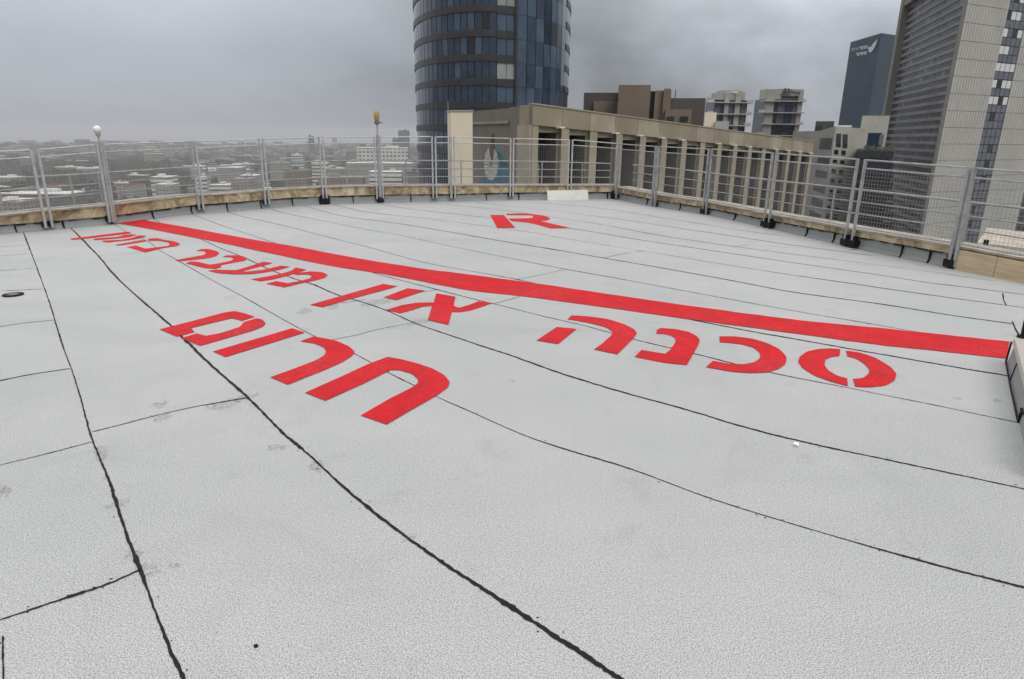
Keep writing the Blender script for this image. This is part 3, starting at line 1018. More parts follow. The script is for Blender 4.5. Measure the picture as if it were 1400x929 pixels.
# lower rails on the outer edge of the coping
def outer_railing(fn, rows, posts, label):
    top_ = []
    for x, y in rows:
        g, n, a, b = fn(x)
        q = g + n * (WALL_D - 0.06)
        # same picture column as seen over the coping
        d = ray(x, y)
        k = (Vector((q.x, q.y, 0)) - Vector((g.x, g.y, 0))).length
        top_.append((Vector((q.x, q.y, 0)), b, z_at(q, y)))
    g = top_[len(top_) // 2][0]
    root = thing('outer_railing', (g.x, g.y, 0), label, 'railing')
    for f in (1.0, 0.66, 0.33):
        s = MB()
        s.tube([Vector((q.x, q.y, b + (z - b) * f)) for q, b, z in top_], 0.016 if f == 1 else 0.010, 6)
        s.build('rail', MT['galv_dull'], root)
    for x in posts:
        g, n, a, b = fn(x)
        q = g + n * (WALL_D - 0.06)
        i = max(0, min(len(rows) - 2, max(k for k in range(len(rows)) if rows[k][0] <= x)))
        f = (x - rows[i][0]) / (rows[i + 1][0] - rows[i][0])
        zt = top_[i][2] + f * (top_[i + 1][2] - top_[i][2])
        s = MB()
        s.tube([Vector((q.x, q.y, b - 0.01)), Vector((q.x, q.y, zt))], 0.017, 6)
        s.build('post', MT['galv_dull'], root)


outer_railing(onL, [(-60, 250), (0, 246.4), (137, 238.6), (260, 230), (350, 226), (437, 221), (515, 219.5), (592, 220), (698, 220.5), (772, 222), (838, 224)],
              (20, 120, 160, 300, 358, 480, 560, 635, 745, 800), 'low three bar railing behind the mesh panels of the long left parapet')
outer_railing(onR, [(848, 225.7), (897, 230), (970, 239.6), (1056, 250), (1167, 262.5), (1318, 281), (1400, 291), (1440, 296)],
              (858, 907, 1000, 1110, 1286, 1380), 'low three bar railing behind the mesh panels of the right parapet')

# ------------------------------------------------------------------ lamps on the parapet
g, n, a, b = onL(151)
g = g - n * 0.11
zt = z_at(g, 196)
root = thing('globe_lamp', (g.x, g.y, 0), 'white globe lamp on a grey pole at the far left parapet', 'lamp')
s = MB(); s.tube([(g.x, g.y, 0.05), (g.x, g.y, zt)], 0.030, 10); s.build('pole', MT['galv_dull'], root)
s = MB(); s.tube([(g.x - .015, g.y, zt - .02), (g.x - .02, g.y, z_at(g, 184))], 0.016, 8); s.build('stem', MT['galv_dull'], root)
zc_ = z_at(g, 177.5)
s = MB(); s.lathe((g.x - .02, g.y, zc_), [(0.005, -0.072)] + [(0.068 * math.cos(t), 0.068 * math.sin(t)) for t in [math.radians(q) for q in range(-80, 81, 16)]] + [(0.004, 0.068)], 18)
s.build('globe', MT['globe'], root, smooth=True)
s = MB(); s.lathe((g.x - .02, g.y, zc_), [(0.025, -0.115), (0.038, -0.10), (0.042, -0.065), (0.03, -0.055)], 12); s.build('collar', MT['galv_dull'], root)

g, n, a, b = onL(519.5)
g = g - n * 0.10
root = thing('warning_beacon', (g.x, g.y, 0), 'amber warning beacon on a thin pole rising above the left fence', 'beacon')
zt = z_at(g, 168)
s = MB(); s.tube([(g.x, g.y, 0.05), (g.x, g.y, z_at(g, 185))], 0.04, 8); s.tube([(g.x, g.y, z_at(g, 186)), (g.x, g.y, zt)], 0.018, 8); s.build('pole', MT['galv_dull'], root)
s = MB(); s.lathe((g.x, g.y, zt), [(0.02, -0.05), (0.05, -0.03), (0.075, 0.0), (0.07, 0.025), (0.03, 0.03)], 14); s.build('lamp_base', MT['steel_dark'], root)
s = MB(); s.tube([(g.x, g.y, zt - 0.02), (g.x + 0.13, g.y, zt + 0.01)], 0.012, 6); s.build('bracket', MT['steel_dark'], root)
h = z_at(g, 152) - zt
s = MB(); s.lathe((g.x, g.y, zt + 0.025), [(0.045, 0), (0.062, h * .25), (0.068, h * .5), (0.056, h * .75), (0.032, h * .92), (0.012, h)], 16); s.build('amber_lens', MT['amber'], root, smooth=True)
s = MB(); s.lathe((g.x, g.y, 0.02), [(0.09, 0), (0.09, 0.05), (0.05, 0.12)], 10); s.build('foot', MT['black'], root)

# ------------------------------------------------------------------ loose things on the roof
# white board leaning against the far parapet
p0, p1 = gr(749, 274.6), gr(804.5, 273.4)
back = (p1 - p0).normalized()
nrm = Vector((-back.y, back.x, 0))
zt = z_at(p0 + nrm * 0.05, 260.8)
s = MB()
s.hexa([p0, p1, p1 + nrm * 0.03, p0 + nrm * 0.03], [Vector((q.x, q.y, zt)) for q in (p0 + nrm * 0.03 - back * .02, p1 + nrm * 0.03 - back * 0.02, p1 + nrm * 0.06, p0 + nrm * 0.06)])
o = s.build('board', MT['white'], origin=(p0 + p1) / 2)
tag(o, 'white rectangular board leaning on the far parapet near the corner', 'board')

# plywood facing on the right parapet
g0, n0, a0, b0 = onR(1311)
g1, n1, a1, b1 = onR(1364)
g2, n2, a2, b2 = onR(1440)
root = thing('plywood_facing', (g1.x, g1.y, 0), 'bare plywood boards facing the parapet at the right edge', 'plywood board')
for (ga, na, za), (gb, nb, zb) in (((g0, n0, b0), (g1, n1, b1)), ((g1, n1, b1), (g2, n2, b2))):
    U = (gb - ga).normalized()
    s = MB()
    pa, pb = ga + U * 0.004, gb - U * 0.004
    s.hexa([pa - na * 0.09, pb - nb * 0.09, pb - nb * 0.06, pa - na * 0.06],
           [Vector((q.x, q.y, z)) for q, z in ((pa - na * 0.075, za - 0.045), (pb - nb * 0.075, zb - 0.045), (pb - nb * 0.05, zb - 0.045), (pa - na * 0.05, za - 0.045))])
    s.build('plywood_sheet', MT['ply'], root)

# low felt covered plinth at the right edge, close to the viewer
pa, pb = gr(1377, 496), gr(1393, 575)
U = (pb - pa).normalized()
nn = Vector((-U.y, U.x, 0))
if nn.x < 0:
    nn = -nn
pb = pb + U * 0.9
zt = z_at(pa, 468)
root = thing('roof_plinth', ((pa + pb) / 2).to_tuple()[:2] + (0,), 'low grey felt covered plinth at the right edge where the red stripe ends', 'plinth')
s = MB()
lo = [pa, pb, pb + nn * 1.2, pa + nn * 1.2]
s.hexa(lo, [Vector((q.x, q.y, zt)) for q in (pa + nn * 0.02 + U * .02, pb + nn * 0.02, pb + nn * 1.2, pa + nn * 1.2 + U * .02)])
s.build('block', MT['upstand'], root)
s = MB()
s.hexa([Vector((q.x, q.y, zt + .001)) for q in (pa - nn * 0.0, pb - nn * 0.0, pb + nn * 1.19, pa + nn * 1.19)], [Vector((q.x, q.y, zt + 0.03)) for q in (pa + nn * 0.01, pb + nn * 0.01, pb + nn * 1.19, pa + nn * 1.19)])
s.build('top_sheet', MT['concrete_pale'], root)
s = MB()
s.tube([pa - nn * .01 + Vector((0, 0, .006)), pa.lerp(pb, 0.3) - nn * 0.012 + Vector((0, 0, .006)), pa.lerp(pb, 0.62) - nn * 0.008 + Vector((0, 0, .006))], 0.006, 6)
s.tube([pa - nn * .008 - U * .01 + Vector((0, 0, .0)), pa - nn * .004 - U * .01 + Vector((0, 0, zt))], 0.007, 6)
q = pa.lerp(pb, 0.22)
s.tube([q - nn * .006, q + nn * .008 + Vector((0, 0, zt * .8))], 0.004, 6)
s.build('bitumen_edge', MT['bitumen'], root)
s = MB()
q = gr(1397, 577)
s.box(q - nn * 0.012, 0.035, 0.02, 0.06, U)
s.box(q - nn * 0.012 + Vector((0, 0, .062)), 0.10, 0.016, 0.012, U)
o = s.build('pipe_clamp', MT['black'], origin=q)
tag(o, 'small black clamp on the floor at the foot of the right plinth', 'clamp')
g = gr(1398, 462)
s = MB(); s.tube([g, g + Vector((0.01, 0.02, 0.22))], 0.02, 8); s.tube([g + Vector((0, 0, 0.004)), g + Vector((0, 0, 0.02))], 0.045, 10)
o = s.build('vent_pipe', MT['black'], origin=g)
tag(o, 'short black vent pipe behind the right plinth', 'pipe')

# drain near the left edge
c = gr(18, 404)
root = thing('roof_drain', c, 'round tarnished roof drain near the left edge', 'drain')
s = MB(); s.lathe(c, [(0.095, 0.003), (0.095, 0.013), (0.073, 0.018), (0.060, 0.010), (0.059, 0.006)], 28); s.build('rim', MT['bitumen'], root)
s = MB(); s.lathe(c + Vector((0, 0, .008)), [(0.057, 0.0), (0.05, 0.010), (0.02, 0.013)], 24); s.build('cover', MT['drain'], root)

# litter
c = gr(1088, 609.5)
bm = bmesh.new()
bmesh.ops.create_icosphere(bm, subdivisions=2, radius=0.018)
for v in bm.verts:
    v.co *= random.uniform(0.6, 1.25)
    v.co.z = v.co.z * 0.55 + 0.009
    v.co.z = max(v.co.z, 0.001)
me = bpy.data.meshes.new('paper_scrap'); bm.to_mesh(me); bm.free()
me.materials.append(MT['litter'])
o = bpy.data.objects.new('paper_scrap', me); COL.objects.link(o); o.location = c
tag(o, 'tiny crumpled white scrap lying alone on the felt', 'litter')
c = gr(350, 884.5)
bm = bmesh.new()
bmesh.ops.create_icosphere(bm, subdivisions=2, radius=0.0075)
for v in bm.verts:
    v.co *= random.uniform(0.75, 1.2)
    v.co.z = max(v.co.z * 0.7 + 0.004, 0.0005)
me = bpy.data.meshes.new('pebble'); bm.to_mesh(me); bm.free()
me.materials.append(MT['black'])
o = bpy.data.objects.new('pebble', me); COL.objects.link(o); o.location = c
tag(o, 'tiny black pebble on the felt near the bottom edge', 'pebble')

# ------------------------------------------------------------------ neighbouring buildings
GZ = -75.0


def prism(mb, pts, ztops, zb=GZ, mi=0):
    lo = [Vector((p.x, p.y, zb)) for p in pts]
    hi = [Vector((p.x, p.y, z)) for p, z in zip(pts, ztops)]
    mb.hexa(lo, hi, mi)


def wallframe(A, B):
    U = (B - A); U.z = 0
    L = U.length
    U.normalize()
    n = Vector((U.y, -U.x, 0))
    if n.dot(CAM - A) < 0:
        n = -n
    return U, n, L


# --- beige office block with deep bays, across the gap
D0, D1 = 45.0, 80.0
c0, c1 = at(728, 143, D0), at(1113, 194.5, D1)
cl = at(698, 146.5, 49.0)
ce = at(640, 153, 57.0)
root = thing('office_block', (c0.x, c0.y, GZ), 'long beige concrete office block with a row of deep bays beyond the far corner', 'building')
U, n, L = wallframe(c0, c1)
Ul, nl, Ll = wallframe(c0, ce)
DEP = 2.2
zt = lambda u: c0.z + (c1.z - c0.z) * u / L
back0, back1 = c0 + Ul * DEP, c1 + Ul * DEP
s = MB()
prism(s, [back0 + U * 0.4, back1, c1 + Ul * 16, ce + U * 0.4], [c0.z - 1.2, c1.z - 1.2, c1.z - 1.2, c0.z - 1.2])
s.build('core', MT['bay_glass'], root)
# fascia in separate precast panels
edges = [0.0]
k = 0
while edges[-1] < L:
    edges.append(edges[-1] + 3.05)
edges[-1] = L
FH = 1.25
s = MB()
for i, (u0, u1) in enumerate(zip(edges, edges[1:])):
    if u1 - u0 < 0.1:
        continue
    a = [c0 + U * (u0 + 0.03), c0 + U * (u1 - 0.0), c0 + U * u1 + Ul * DEP, c0 + U * (u0 + 0.03) + Ul * DEP]
    zz = [zt(u0), zt(u1), zt(u1), zt(u0)]
    s.hexa([Vector((p.x, p.y, z - FH)) for p, z in zip(a, zz)], [Vector((p.x, p.y, z)) for p, z in zip(a, zz)], 1 if i % 5 in (2, 4) else 0)
s.build('fascia', [MT['beige'], MT['beige_pale']], root)
s = MB()
s.hexa([Vector((p.x, p.y, z + 0.005)) for p, z in ((c0 - Ul * .06, c0.z), (c1 - Ul * .06, c1.z), (c1 + Ul * .6, c1.z), (c0 + Ul * .6, c0.z))],
       [Vector((p.x, p.y, z + 0.09)) for p, z in ((c0 - Ul * .06, c0.z), (c1 - Ul * .06, c1.z), (c1 + Ul * .6, c1.z), (c0 + Ul * .6, c0.z))])
s.build('roof_edge', MT['beige_pale'], root)
NB = 15
for i in range(NB + 1):
    u = 0.25 + (L - 0.5) * i / NB
    s = MB()
    w = 0.42
    a = [c0 + U * (u - w) + Ul * 0.05, c0 + U * (u + w) + Ul * 0.05, c0 + U * (u + w) + Ul * DEP, c0 + U * (u - w) + Ul * DEP]
    s.hexa([Vector((p.x, p.y, GZ)) for p in a], [Vector((p.x, p.y, zt(u) - FH - 0.004)) for p in a])
    s.build('column', MT['beige_pale'], root)
    if i < NB:
        # lintel, brown cheek, inner mullion and spandrels of the bay
        u1 = 0.25 + (L - 0.5) * (i + 1) / NB
        m_ = MB()
        a = [c0 + U * (u + w) + Ul * 0.35, c0 + U * (u1 - 0.25) + Ul * 0.35, c0 + U * (u1 - 0.25) + Ul * DEP, c0 + U * (u + w) + Ul * DEP]
        m_.hexa([Vector((p.x, p.y, zt(u) - FH - 0.45)) for p in a], [Vector((p.x, p.y, zt(u) - FH - 0.004)) for p in a], 0)
        for q in range(5):
            z1 = zt(u) - FH - 4.6 - 3.6 * q
            m_.hexa([Vector((p.x, p.y, z1 - 1.1)) for p in [x + Ul * 0.9 for x in a[:2]] + a[2:]], [Vector((p.x, p.y, z1)) for p in [x + Ul * 0.9 for x in a[:2]] + a[2:]], 1)
        um = u + (u1 - u) * 0.52
        m_.slab(c0 + Ul * DEP, U, -Ul, um - 0.11, um + 0.11, GZ, zt(u) - FH - 2.6, 0.0, 0.25, 0)
        m_.slab(c0 + Ul * DEP, U, -Ul, u1 - 0.25 - (u1 - u) * 0.16, u1 - 0.25, GZ, zt(u) - FH - 0.46, 0.0, DEP * 0.85, 2)
        m_.build('bay_frame', [MT['beige_pale'], MT['brownstone_dark'], MT['brownwall']], root)
        if i not in (1, 6, 10):
            e_ = MB()
            e_.box(c0 + U * (u1 - 0.75) + n * 0.15 + Vector((0, 0, zt(u1) - c0.z - FH - 0.02)), 0.55, 0.35, 0.10, U)
            e_.build('flood_light', MT['white'], root)
# end wall towards the pillar
s = MB()
z0_, zl_, ze_ = c0.z - 0.1, cl.z, ce.z
Uc, nc, Lc = wallframe(c0, cl)
a0_ = c0 + Uc * 0.02
prism(s, [a0_, cl, cl + U * 0.9, a0_ + U * 0.05], [z0_, zl_, zl_, z0_])
s.build('end_pier', MT['brownwall'], root)
s = MB()
Uw, nw, Lw = wallframe(cl, ce)
prism(s, [cl - Uw * 0.4 - nw * 0.1, ce - nw * 0.1, ce + U * 2, cl - Uw * 0.4 + U * 2], [zl_ - 0.05, ze_, ze_, zl_ - 0.05])
s.build('end_wall', MT['brownwall'], root)
s = MB()
s.slab(Vector((cl.x, cl.y, 0)), Uw, nw, 0.3, Lw - 0.2, zl_ - 1.1, zl_ - 0.9, 0.0, 0.06)
s.build('string_course', MT['beige'], root)
# mural on the end wall: an oval wheel of pale wedges, a red spike, teal and blue fields


def on_plane(px, py, A, nn_, lift=0.0):
    d = ray(px, py)
    t = ((A + nn_ * lift) - CAM).dot(nn_) / d.dot(nn_)
    return CAM + d * t


mw = MB()


def mural_poly(pts, lift, mi):
    P = [on_plane(x, y, cl - nw * 0.1, wn_, lift) for x, y in pts]
    Q = [p - wn_ * 0.02 for p in P]
    mw.hexa(Q, P, mi)


_e = ce - cl
_e.z = 0
_e.normalize()
wn_ = Vector((_e.y, -_e.x, 0))
if wn_.dot(CAM - cl) < 0:
    wn_ = -wn_
mural_poly([(658, 262), (659, 246), (668, 238), (682, 232), (695, 226), (696, 262)], 0.04, 2)
mural_poly([(675, 193), (678, 196), (683, 206), (688, 220), (696, 240), (696, 228), (686, 232), (680, 214)], 0.046, 1)
mural_poly([(682, 232), (678, 200), (684, 208), (694, 226)], 0.046, 1)
cxm, cym, rx, ry = 671.3, 224.5, 9.6, 22.5
N_ = 14
for i in range(N_):
    t0_, t1_ = 2 * math.pi * i / N_, 2 * math.pi * (i + 0.86) / N_
    arc = [t0_ + (t1_ - t0_) * j / 4 for j in range(5)]
    mural_poly([(cxm + 1.0 * math.cos((t0_ + t1_) / 2), cym + 2 * math.sin((t0_ + t1_) / 2))] + [(cxm + rx * math.cos(t), cym + ry * math.sin(t)) for t in arc], 0.07, 0)
mural_poly([(672, 184), (674, 182), (675, 202), (673.5, 220), (671.5, 219), (669, 206)], 0.10, 3)
mw.build('wall_mural', [MT['palegrey'], MT['teal'], MT['bluepaint'], MT['darkred']], root)

# --- cream pillar just beyond the parapet
A, B = at(616.5, 153, 26.5), at(646, 153, 26.2)
C0 = at(611.5, 153, 27.6)
zt_ = A.z
root = thing('stair_pillar', (A.x, A.y, GZ), 'plain cream rendered pillar standing behind the fence, left of the mural', 'pillar')
s = MB()
B2 = B + (C0 - A)
prism(s, [A, B, B2, C0], [zt_] * 4)
s.build('shaft', MT['cream'], root)
s = MB()
e1 = (B - A).normalized(); e2 = (C0 - A).normalized()
s.hexa([Vector((p.x, p.y, zt_ + 0.002)) for p in (A - e1 * .03 - e2 * .03, B + e1 * .03 - e2 * .03, B2 + e1 * .03 + e2 * .03, C0 - e1 * .03 + e2 * .03)],
       [Vector((p.x, p.y, zt_ + 0.06)) for p in (A - e1 * .03 - e2 * .03, B + e1 * .03 - e2 * .03, B2 + e1 * .03 + e2 * .03, C0 - e1 * .03 + e2 * .03)])
s.build('cap', MT['concrete'], root)
p = at(612.5, 152, 27.3)
s = MB(); s.tube([(p.x, p.y, zt_ + .05), (p.x, p.y, at(612.5, 139, 27.3).z)], 0.025, 6); s.build('antenna', MT['steel_dark'], root)

# --- round glass tower
TD = 135.0
cc = at(673.5, 190, TD)
TD += 4
RX = abs(at(571.5, 100, TD).x - at(776, 100, TD).x) / 2 * 0.975
RY = RX * 1.85
ztop, FLH = 62.0, 3.42
root = thing('glass_tower', (cc.x, cc.y, GZ), 'tall round tower of dark blue glass with black floor bands behind the beige block', 'tower')


def tw(t, k=1.0, z=0.0):
    return Vector((cc.x + RX * k * math.sin(t), cc.y - RY * k * math.cos(t), z))


zbase = at(690, 147, TD - RY).z - 0.55 - FLH * 8
# angle ranges (0 faces the viewer, negative to the left)
LEFT_A, WIN_A0, WIN_A1, BAY_A1 = -math.pi * 0.62, math.asin((684 - 673.5) / 104.5), math.asin((705 - 673.5) / 104.5), math.asin(min(0.999, (767 - 673.5) / 104.5))
RIGHT_A = math.pi * 0.62
s = MB()
n_ = 96
ring = [tw(2 * math.pi * i / n_, 0.985) for i in range(n_)]
prism(s, ring, [ztop] * n_)
s.build('core', MT['glass_dark'], root)


def arc_panel(mb, a0, a1, z0, z1, k0, k1, mi, m=1):
    for j in range(m):
        b0, b1 = a0 + (a1 - a0) * j / m, a0 + (a1 - a0) * (j + 1) / m
        A0, A1, B1, B0 = tw(b0, k0), tw(b1, k0), tw(b1, k1), tw(b0, k1)
        mb.hexa([Vector((p.x, p.y, z0)) for p in (A0, A1, B1, B0)], [Vector((p.x, p.y, z1)) for p in (A0, A1, B1, B0)], mi)


nfl = int((ztop - zbase) / FLH)
for f in range(nfl):
    z = zbase + f * FLH
    if z < -14:
        continue
    # one storey: panes in slightly different glass and its dark band
    nseg = 26
    for side_ in (0, 1):
        s = MB()
        a0, a1 = ((LEFT_A, WIN_A0), (BAY_A1, RIGHT_A))[side_]
        m_ = nseg if side_ == 0 else 12
        for j in range(m_):
            b0, b1 = a0 + (a1 - a0) * j / m_, a0 + (a1 - a0) * (j + 1) / m_
            rr = random.random()
            arc_panel(s, b0 + 0.004, b1 - 0.004, z + 1.2, z + FLH + 0.17, 0.985, 1.0, 0 if rr < 0.7 else (1 if rr < 0.92 else 2))
        s.build('window_band', [MT['glass_blue'], MT['glass_blue2'], MT['glass_dark']], root)
    s = MB()
    arc_panel(s, LEFT_A, WIN_A0, z + .2, z + 1.17, 0.985, 1.008, 0, 26)
    arc_panel(s, WIN_A0 + .002, WIN_A1, z, z + 1.1, 0.985, 1.004, 0, 2)
    s.build('floor_band', MT['spandrel'], root)
    s = MB()
    arc_panel(s, BAY_A1 + 0.01, RIGHT_A, z + .2, z + 1.17, 0.985, 1.008, 0, 12)
    s.build('floor_band', MT['spandrel'], root)
    s = MB()
    mw2 = (WIN_A0 + WIN_A1) / 2
    bright = f % 3 == 0
    for b0, b1 in ((WIN_A0 + 0.004, mw2 - 0.003), (mw2 + 0.003, WIN_A1 - 0.012)):
        arc_panel(s, b0, b1, z + 1.13, z + FLH - 0.03, 0.985, 0.997, 0)
    s.build('window', MT['glass_pale'] if bright else MT['glass_blue2'], root)
s = MB()
arc_panel(s, WIN_A1 - 0.01, WIN_A1 + 0.015, -20, ztop, 0.985, 1.012, 1)
m_ = 7
for j in range(m_):
    b0, b1 = WIN_A1 + 0.016 + (BAY_A1 - WIN_A1 - 0.016) * j / m_, WIN_A1 + 0.016 + (BAY_A1 - WIN_A1 - 0.016) * (j + 1) / m_
    for f in range(nfl):
        z = zbase + f * FLH
        if z < -14:
            continue
        rr = random.random()
        arc_panel(s, b0 + 0.004, b1 - 0.004, z + 0.05, z + FLH, 0.985, 1.001, 0 if (j == 0 or rr < 0.35) else (2 if rr < 0.94 else 3))
s.build('glass_bay', [MT['glass_blue2'], MT['spandrel'], MT['glass_blue'], MT['glass_dark']], root)


# --- simple blocks described by picture columns, tops and depth
def corners(spec):
    return [at(x, y, Y) for x, y, Y in spec]


# brown stepped roofs behind the beige block
root = thing('brown_building', at(860, 160, 150).to_tuple()[:2] + (GZ,), 'stepped brown stone building behind the beige office block', 'building')


def front_box(mb, x0, x1, ytop, Y, depth, mi=0, zb=GZ, y1=None):
    A, B = at(x0, ytop, Y), at(x1, ytop if y1 is None else y1, Y)
    d = Vector((A.x + B.x, A.y + B.y, 0)).normalized() * depth
    prism(mb, [A, B, B + d, A + d], [A.z, B.z, B.z, A.z], zb, mi)


for nm, x0, x1, yt, Y, dp, m_ in (('wing', 798.5, 850, 127, 160, 14, 'brownstone_dark'), ('wing', 812, 848, 138.5, 157, 3, 'brownstone'), ('tower_block', 846, 890, 116.5, 152, 14, 'brownstone'),
                                  ('tower_block', 896, 918, 124, 153, 12, 'brownstone'), ('recess', 888, 898, 125, 155, 6, 'glass_dark'), ('fin', 908, 917.5, 121.5, 152, 1.5, 'brownstone'),
                                  ('wing', 916, 965, 134.5, 158, 14, 'brownstone_dark'), ('wing', 910, 946, 150, 151, 4, 'brownstone')):
    s = MB(); front_box(s, x0, x1, yt, Y, dp); s.build(nm, MT[m_], root)
for x0, x1 in ((912, 922), (930, 941)):
    s = MB(); front_box(s, x0, x1, 159.5, 150.7, 0.2, 0, at(x0, 166, 150.7).z); s.build('window', MT['glass_dark'], root)
p = at(923, 135, 157)
s = MB(); s.tube([p, p + Vector((0, 0, 1.8))], 0.12, 6); s.build('flue', MT['steel_dark'], root)
root = thing('rooftop_room', at(975, 158, 140).to_tuple()[:2] + (GZ,), 'low cream rooftop room beside the brown building, before the left apartment tower', 'rooftop room')
s = MB(); front_box(s, 964, 980, 154, 140, 6); s.build('wall', MT['cream'], root)
s = MB(); front_box(s, 978, 997, 166, 139, 5); s.build('wall', MT['concrete_pale'], root)


# two apartment towers
def apartment(x0, x1, ytop, Y, slabs, label, sign):
    A, B = at(x0, ytop, Y), at(x1, ytop, Y)
    root = thing('apartment_tower', ((A.x + B.x) / 2, (A.y + B.y) / 2, GZ), label, 'tower')
    k = 1.0
    U, n, L = wallframe(A, B)
    P = Vector((A.x, A.y, 0))
    zt = A.z
    s = MB()
    s.slab(P, U, n, L * .12, L * .93, GZ, zt - 3.4, -L * .8, 0)
    s.build('glass_core', MT['glass_blue'], root)
    s = MB()
    s.slab(P, U, n, L * .22, L * .86, zt - 3.4, zt - 0.7, -L * .7, -0.4)
    s.slab(P, U, n, L * .36, L * .72, zt - 0.7, zt, -L * .6, -0.8)
    s.slab(P, U, n, L * .28, L * .33, zt - 0.7, zt - 0.1, -L * .5, -1.0)
    s.slab(P, U, n, L * .76, L * .82, zt - 0.7, zt - 0.25, -L * .5, -1.0)
    s.tube([P + U * L * .6 - n * 3 + Vector((0, 0, zt - .1)), P + U * L * .6 - n * 3 + Vector((0, 0, zt + 1.3))], 0.08, 5)
    s.build('roof_house', MT['concrete_pale'], root)
    for f0, f1 in (sign['piers']):
        s = MB()
        s.slab(P, U, n, L * f0, L * f1, GZ, zt - sign.get('pt', 1.5), -0.3, 0.7)
        s.build('pier', MT['concrete_pale'], root)
    fh = slabs
    for q in range(6):
        z = zt - 4.4 - fh * q
        s = MB()
        lo, hi = (-0.04, 0.95) if sign['k'] == 0 else (0.02, 1.05)
        s.slab(P, U, n, L * lo, L * hi, z, z + 0.32, -2.5, 1.6)
        s.build('balcony_slab', MT['balcony'], root)
        for b0, b1 in ((-0.05, 0.10), (0.90, 1.05)):
            if (q + int(b0 > 0)) % 2 or sign['k'] == 0:
                s = MB()
                s.slab(P, U, n, L * b0, L * b1, z + .02, z + 0.3, -3, 0.6)
                s.slab(P, U, n, L * b0, L * b1, z + .3, z + 1.1, 0.5, 0.58)
                s.build('corner_balcony', MT['balcony'], root)
        for f0, f1 in ((0.13, 0.27), (0.42, 0.58), (0.78, 0.92)):
            s = MB()
            s.slab(P, U, n, L * f0, L * f1, z - fh + 0.5, z - 0.2, 0.0, 0.08)
            s.build('window', MT['winblue'] if (q + int(f0 * 10)) % 3 else MT['glass_dark'], root)
    return root, P, U, n, L, zt


r1, P, U, n, L, zt = apartment(972, 1028, 123, 250, 3.9, 'left of the two slim apartment towers under dark cloud, with a small bright roof light', {'k': 0, 'piers': ((0.36, 0.46), (0.62, 0.74)), 'pt': 1.2})
s = MB(); s.slab(P, U, n, L * .52, L * .66, zt - 1.1, zt - 0.3, -0.4, -0.1); s.build('roof_light', MT['blind'], r1)
s = MB(); s.slab(P, U, n, 0.0, L * .36, zt - 3.3, zt - 2.6, -4, 0.2); s.build('parapet', MT['concrete'], r1)
r2, P, U, n, L, zt = apartment(1043, 1100, 121, 250, 3.9, 'right of the two slim apartment towers, with a dark script sign on its top', {'k': 1, 'piers': ((0.10, 0.30), (0.88, 0.98)), 'pt': 0.6})
s = MB(); s.slab(P, U, n, L * .08, L * .98, zt - 3.6, zt - 0.2, -6, 0.3); s.build('crown_wall', MT['concrete_pale'], r2)
q = lambda u, z: P + U * (L * u) + n * 0.6 + Vector((0, 0, zt + z))
s = MB()
s.tube([q(.50, -1.6), q(.54, -0.6), q(.545, 0.1), q(.50, -.3), q(.47, -1.0), q(.52, -1.3), q(.60, -1.1), q(.63, -0.2), q(.60, 0.0), q(.59, -1.2), q(.66, -1.0), q(.69, -.6), q(.70, -1.2), q(.77, -1.0), q(.83, -1.5), q(.90, -1.2)], 0.16, 5)
s.tube([q(.42, -2.0), q(.55, -1.9), q(.66, -2.1)], 0.13, 5)
s.build('script_sign', MT['signblack'], r2)
s = MB(); s.slab(P, U, n, L * .46, L * .86, zt - 3.3, zt - 2.5, 0.3, 0.6); s.build('window_band', MT['glass_dark'], r2)

# navy glass tower with the white sign
Y0 = 260.0
cA, cB, cC = at(1163, 58, Y0 * 1.10), at(1205, 45.5, Y0), at(1262, 54, Y0 * 1.22)
root = thing('office_tower', (cB.x, cB.y, GZ), 'navy blue glass office tower with a white wing sign near its top', 'tower')
s = MB()
zt = cB.z
prism(s, [cA, cB, cC, cA + (cC - cB)], [cA.z, cB.z, cC.z, cA.z], GZ)
s.build('glass_shell', MT['glass_navy'], root)
U, n, L = wallframe(cA, cB)
s = MB()
for k in range(1, 22):
    z = min(cA.z, cB.z) - 1.2 - k * 3.9
    s.slab(Vector((cA.x, cA.y, 0)), U, n, 0.2, L - 0.2, z, z + 0.22, 0.0, 0.06)
s.build('floor_line', MT['spandrel'], root)
U2, n2, L2 = wallframe(cB, cC)
for k in range(10):
    z = cC.z - 3.5 - k * 5.6
    s = MB(); s.slab(Vector((cB.x, cB.y, 0)), U2, n2, L2 * (0.62 - .05 * k if k < 9 else .15), L2 * 1.0, z, z + 2.2, 0.0, 0.12); s.build('spandrel_band', MT['bandgrey'], root)
for k in range(4):  # lighter reflections on the right face, painted in as pale panels
    s = MB(); s.slab(Vector((cB.x, cB.y, 0)), U2, n2, L2 * (.45 + .02 * k), L2 * (.60 + .03 * k), cC.z - 26 - 5.6 * k * 1.5, cC.z - 24.2 - 5.6 * k * 1.5, 0.125, 0.2)
    s.build('reflection_panel', MT['balcony'], root)


def sign_poly(mb, pts, mi=0):
    P_ = [on_plane(x, y, cA, n, 0.35) for x, y in pts]
    mb.hexa([p - n * 0.25 for p in P_], P_, mi)


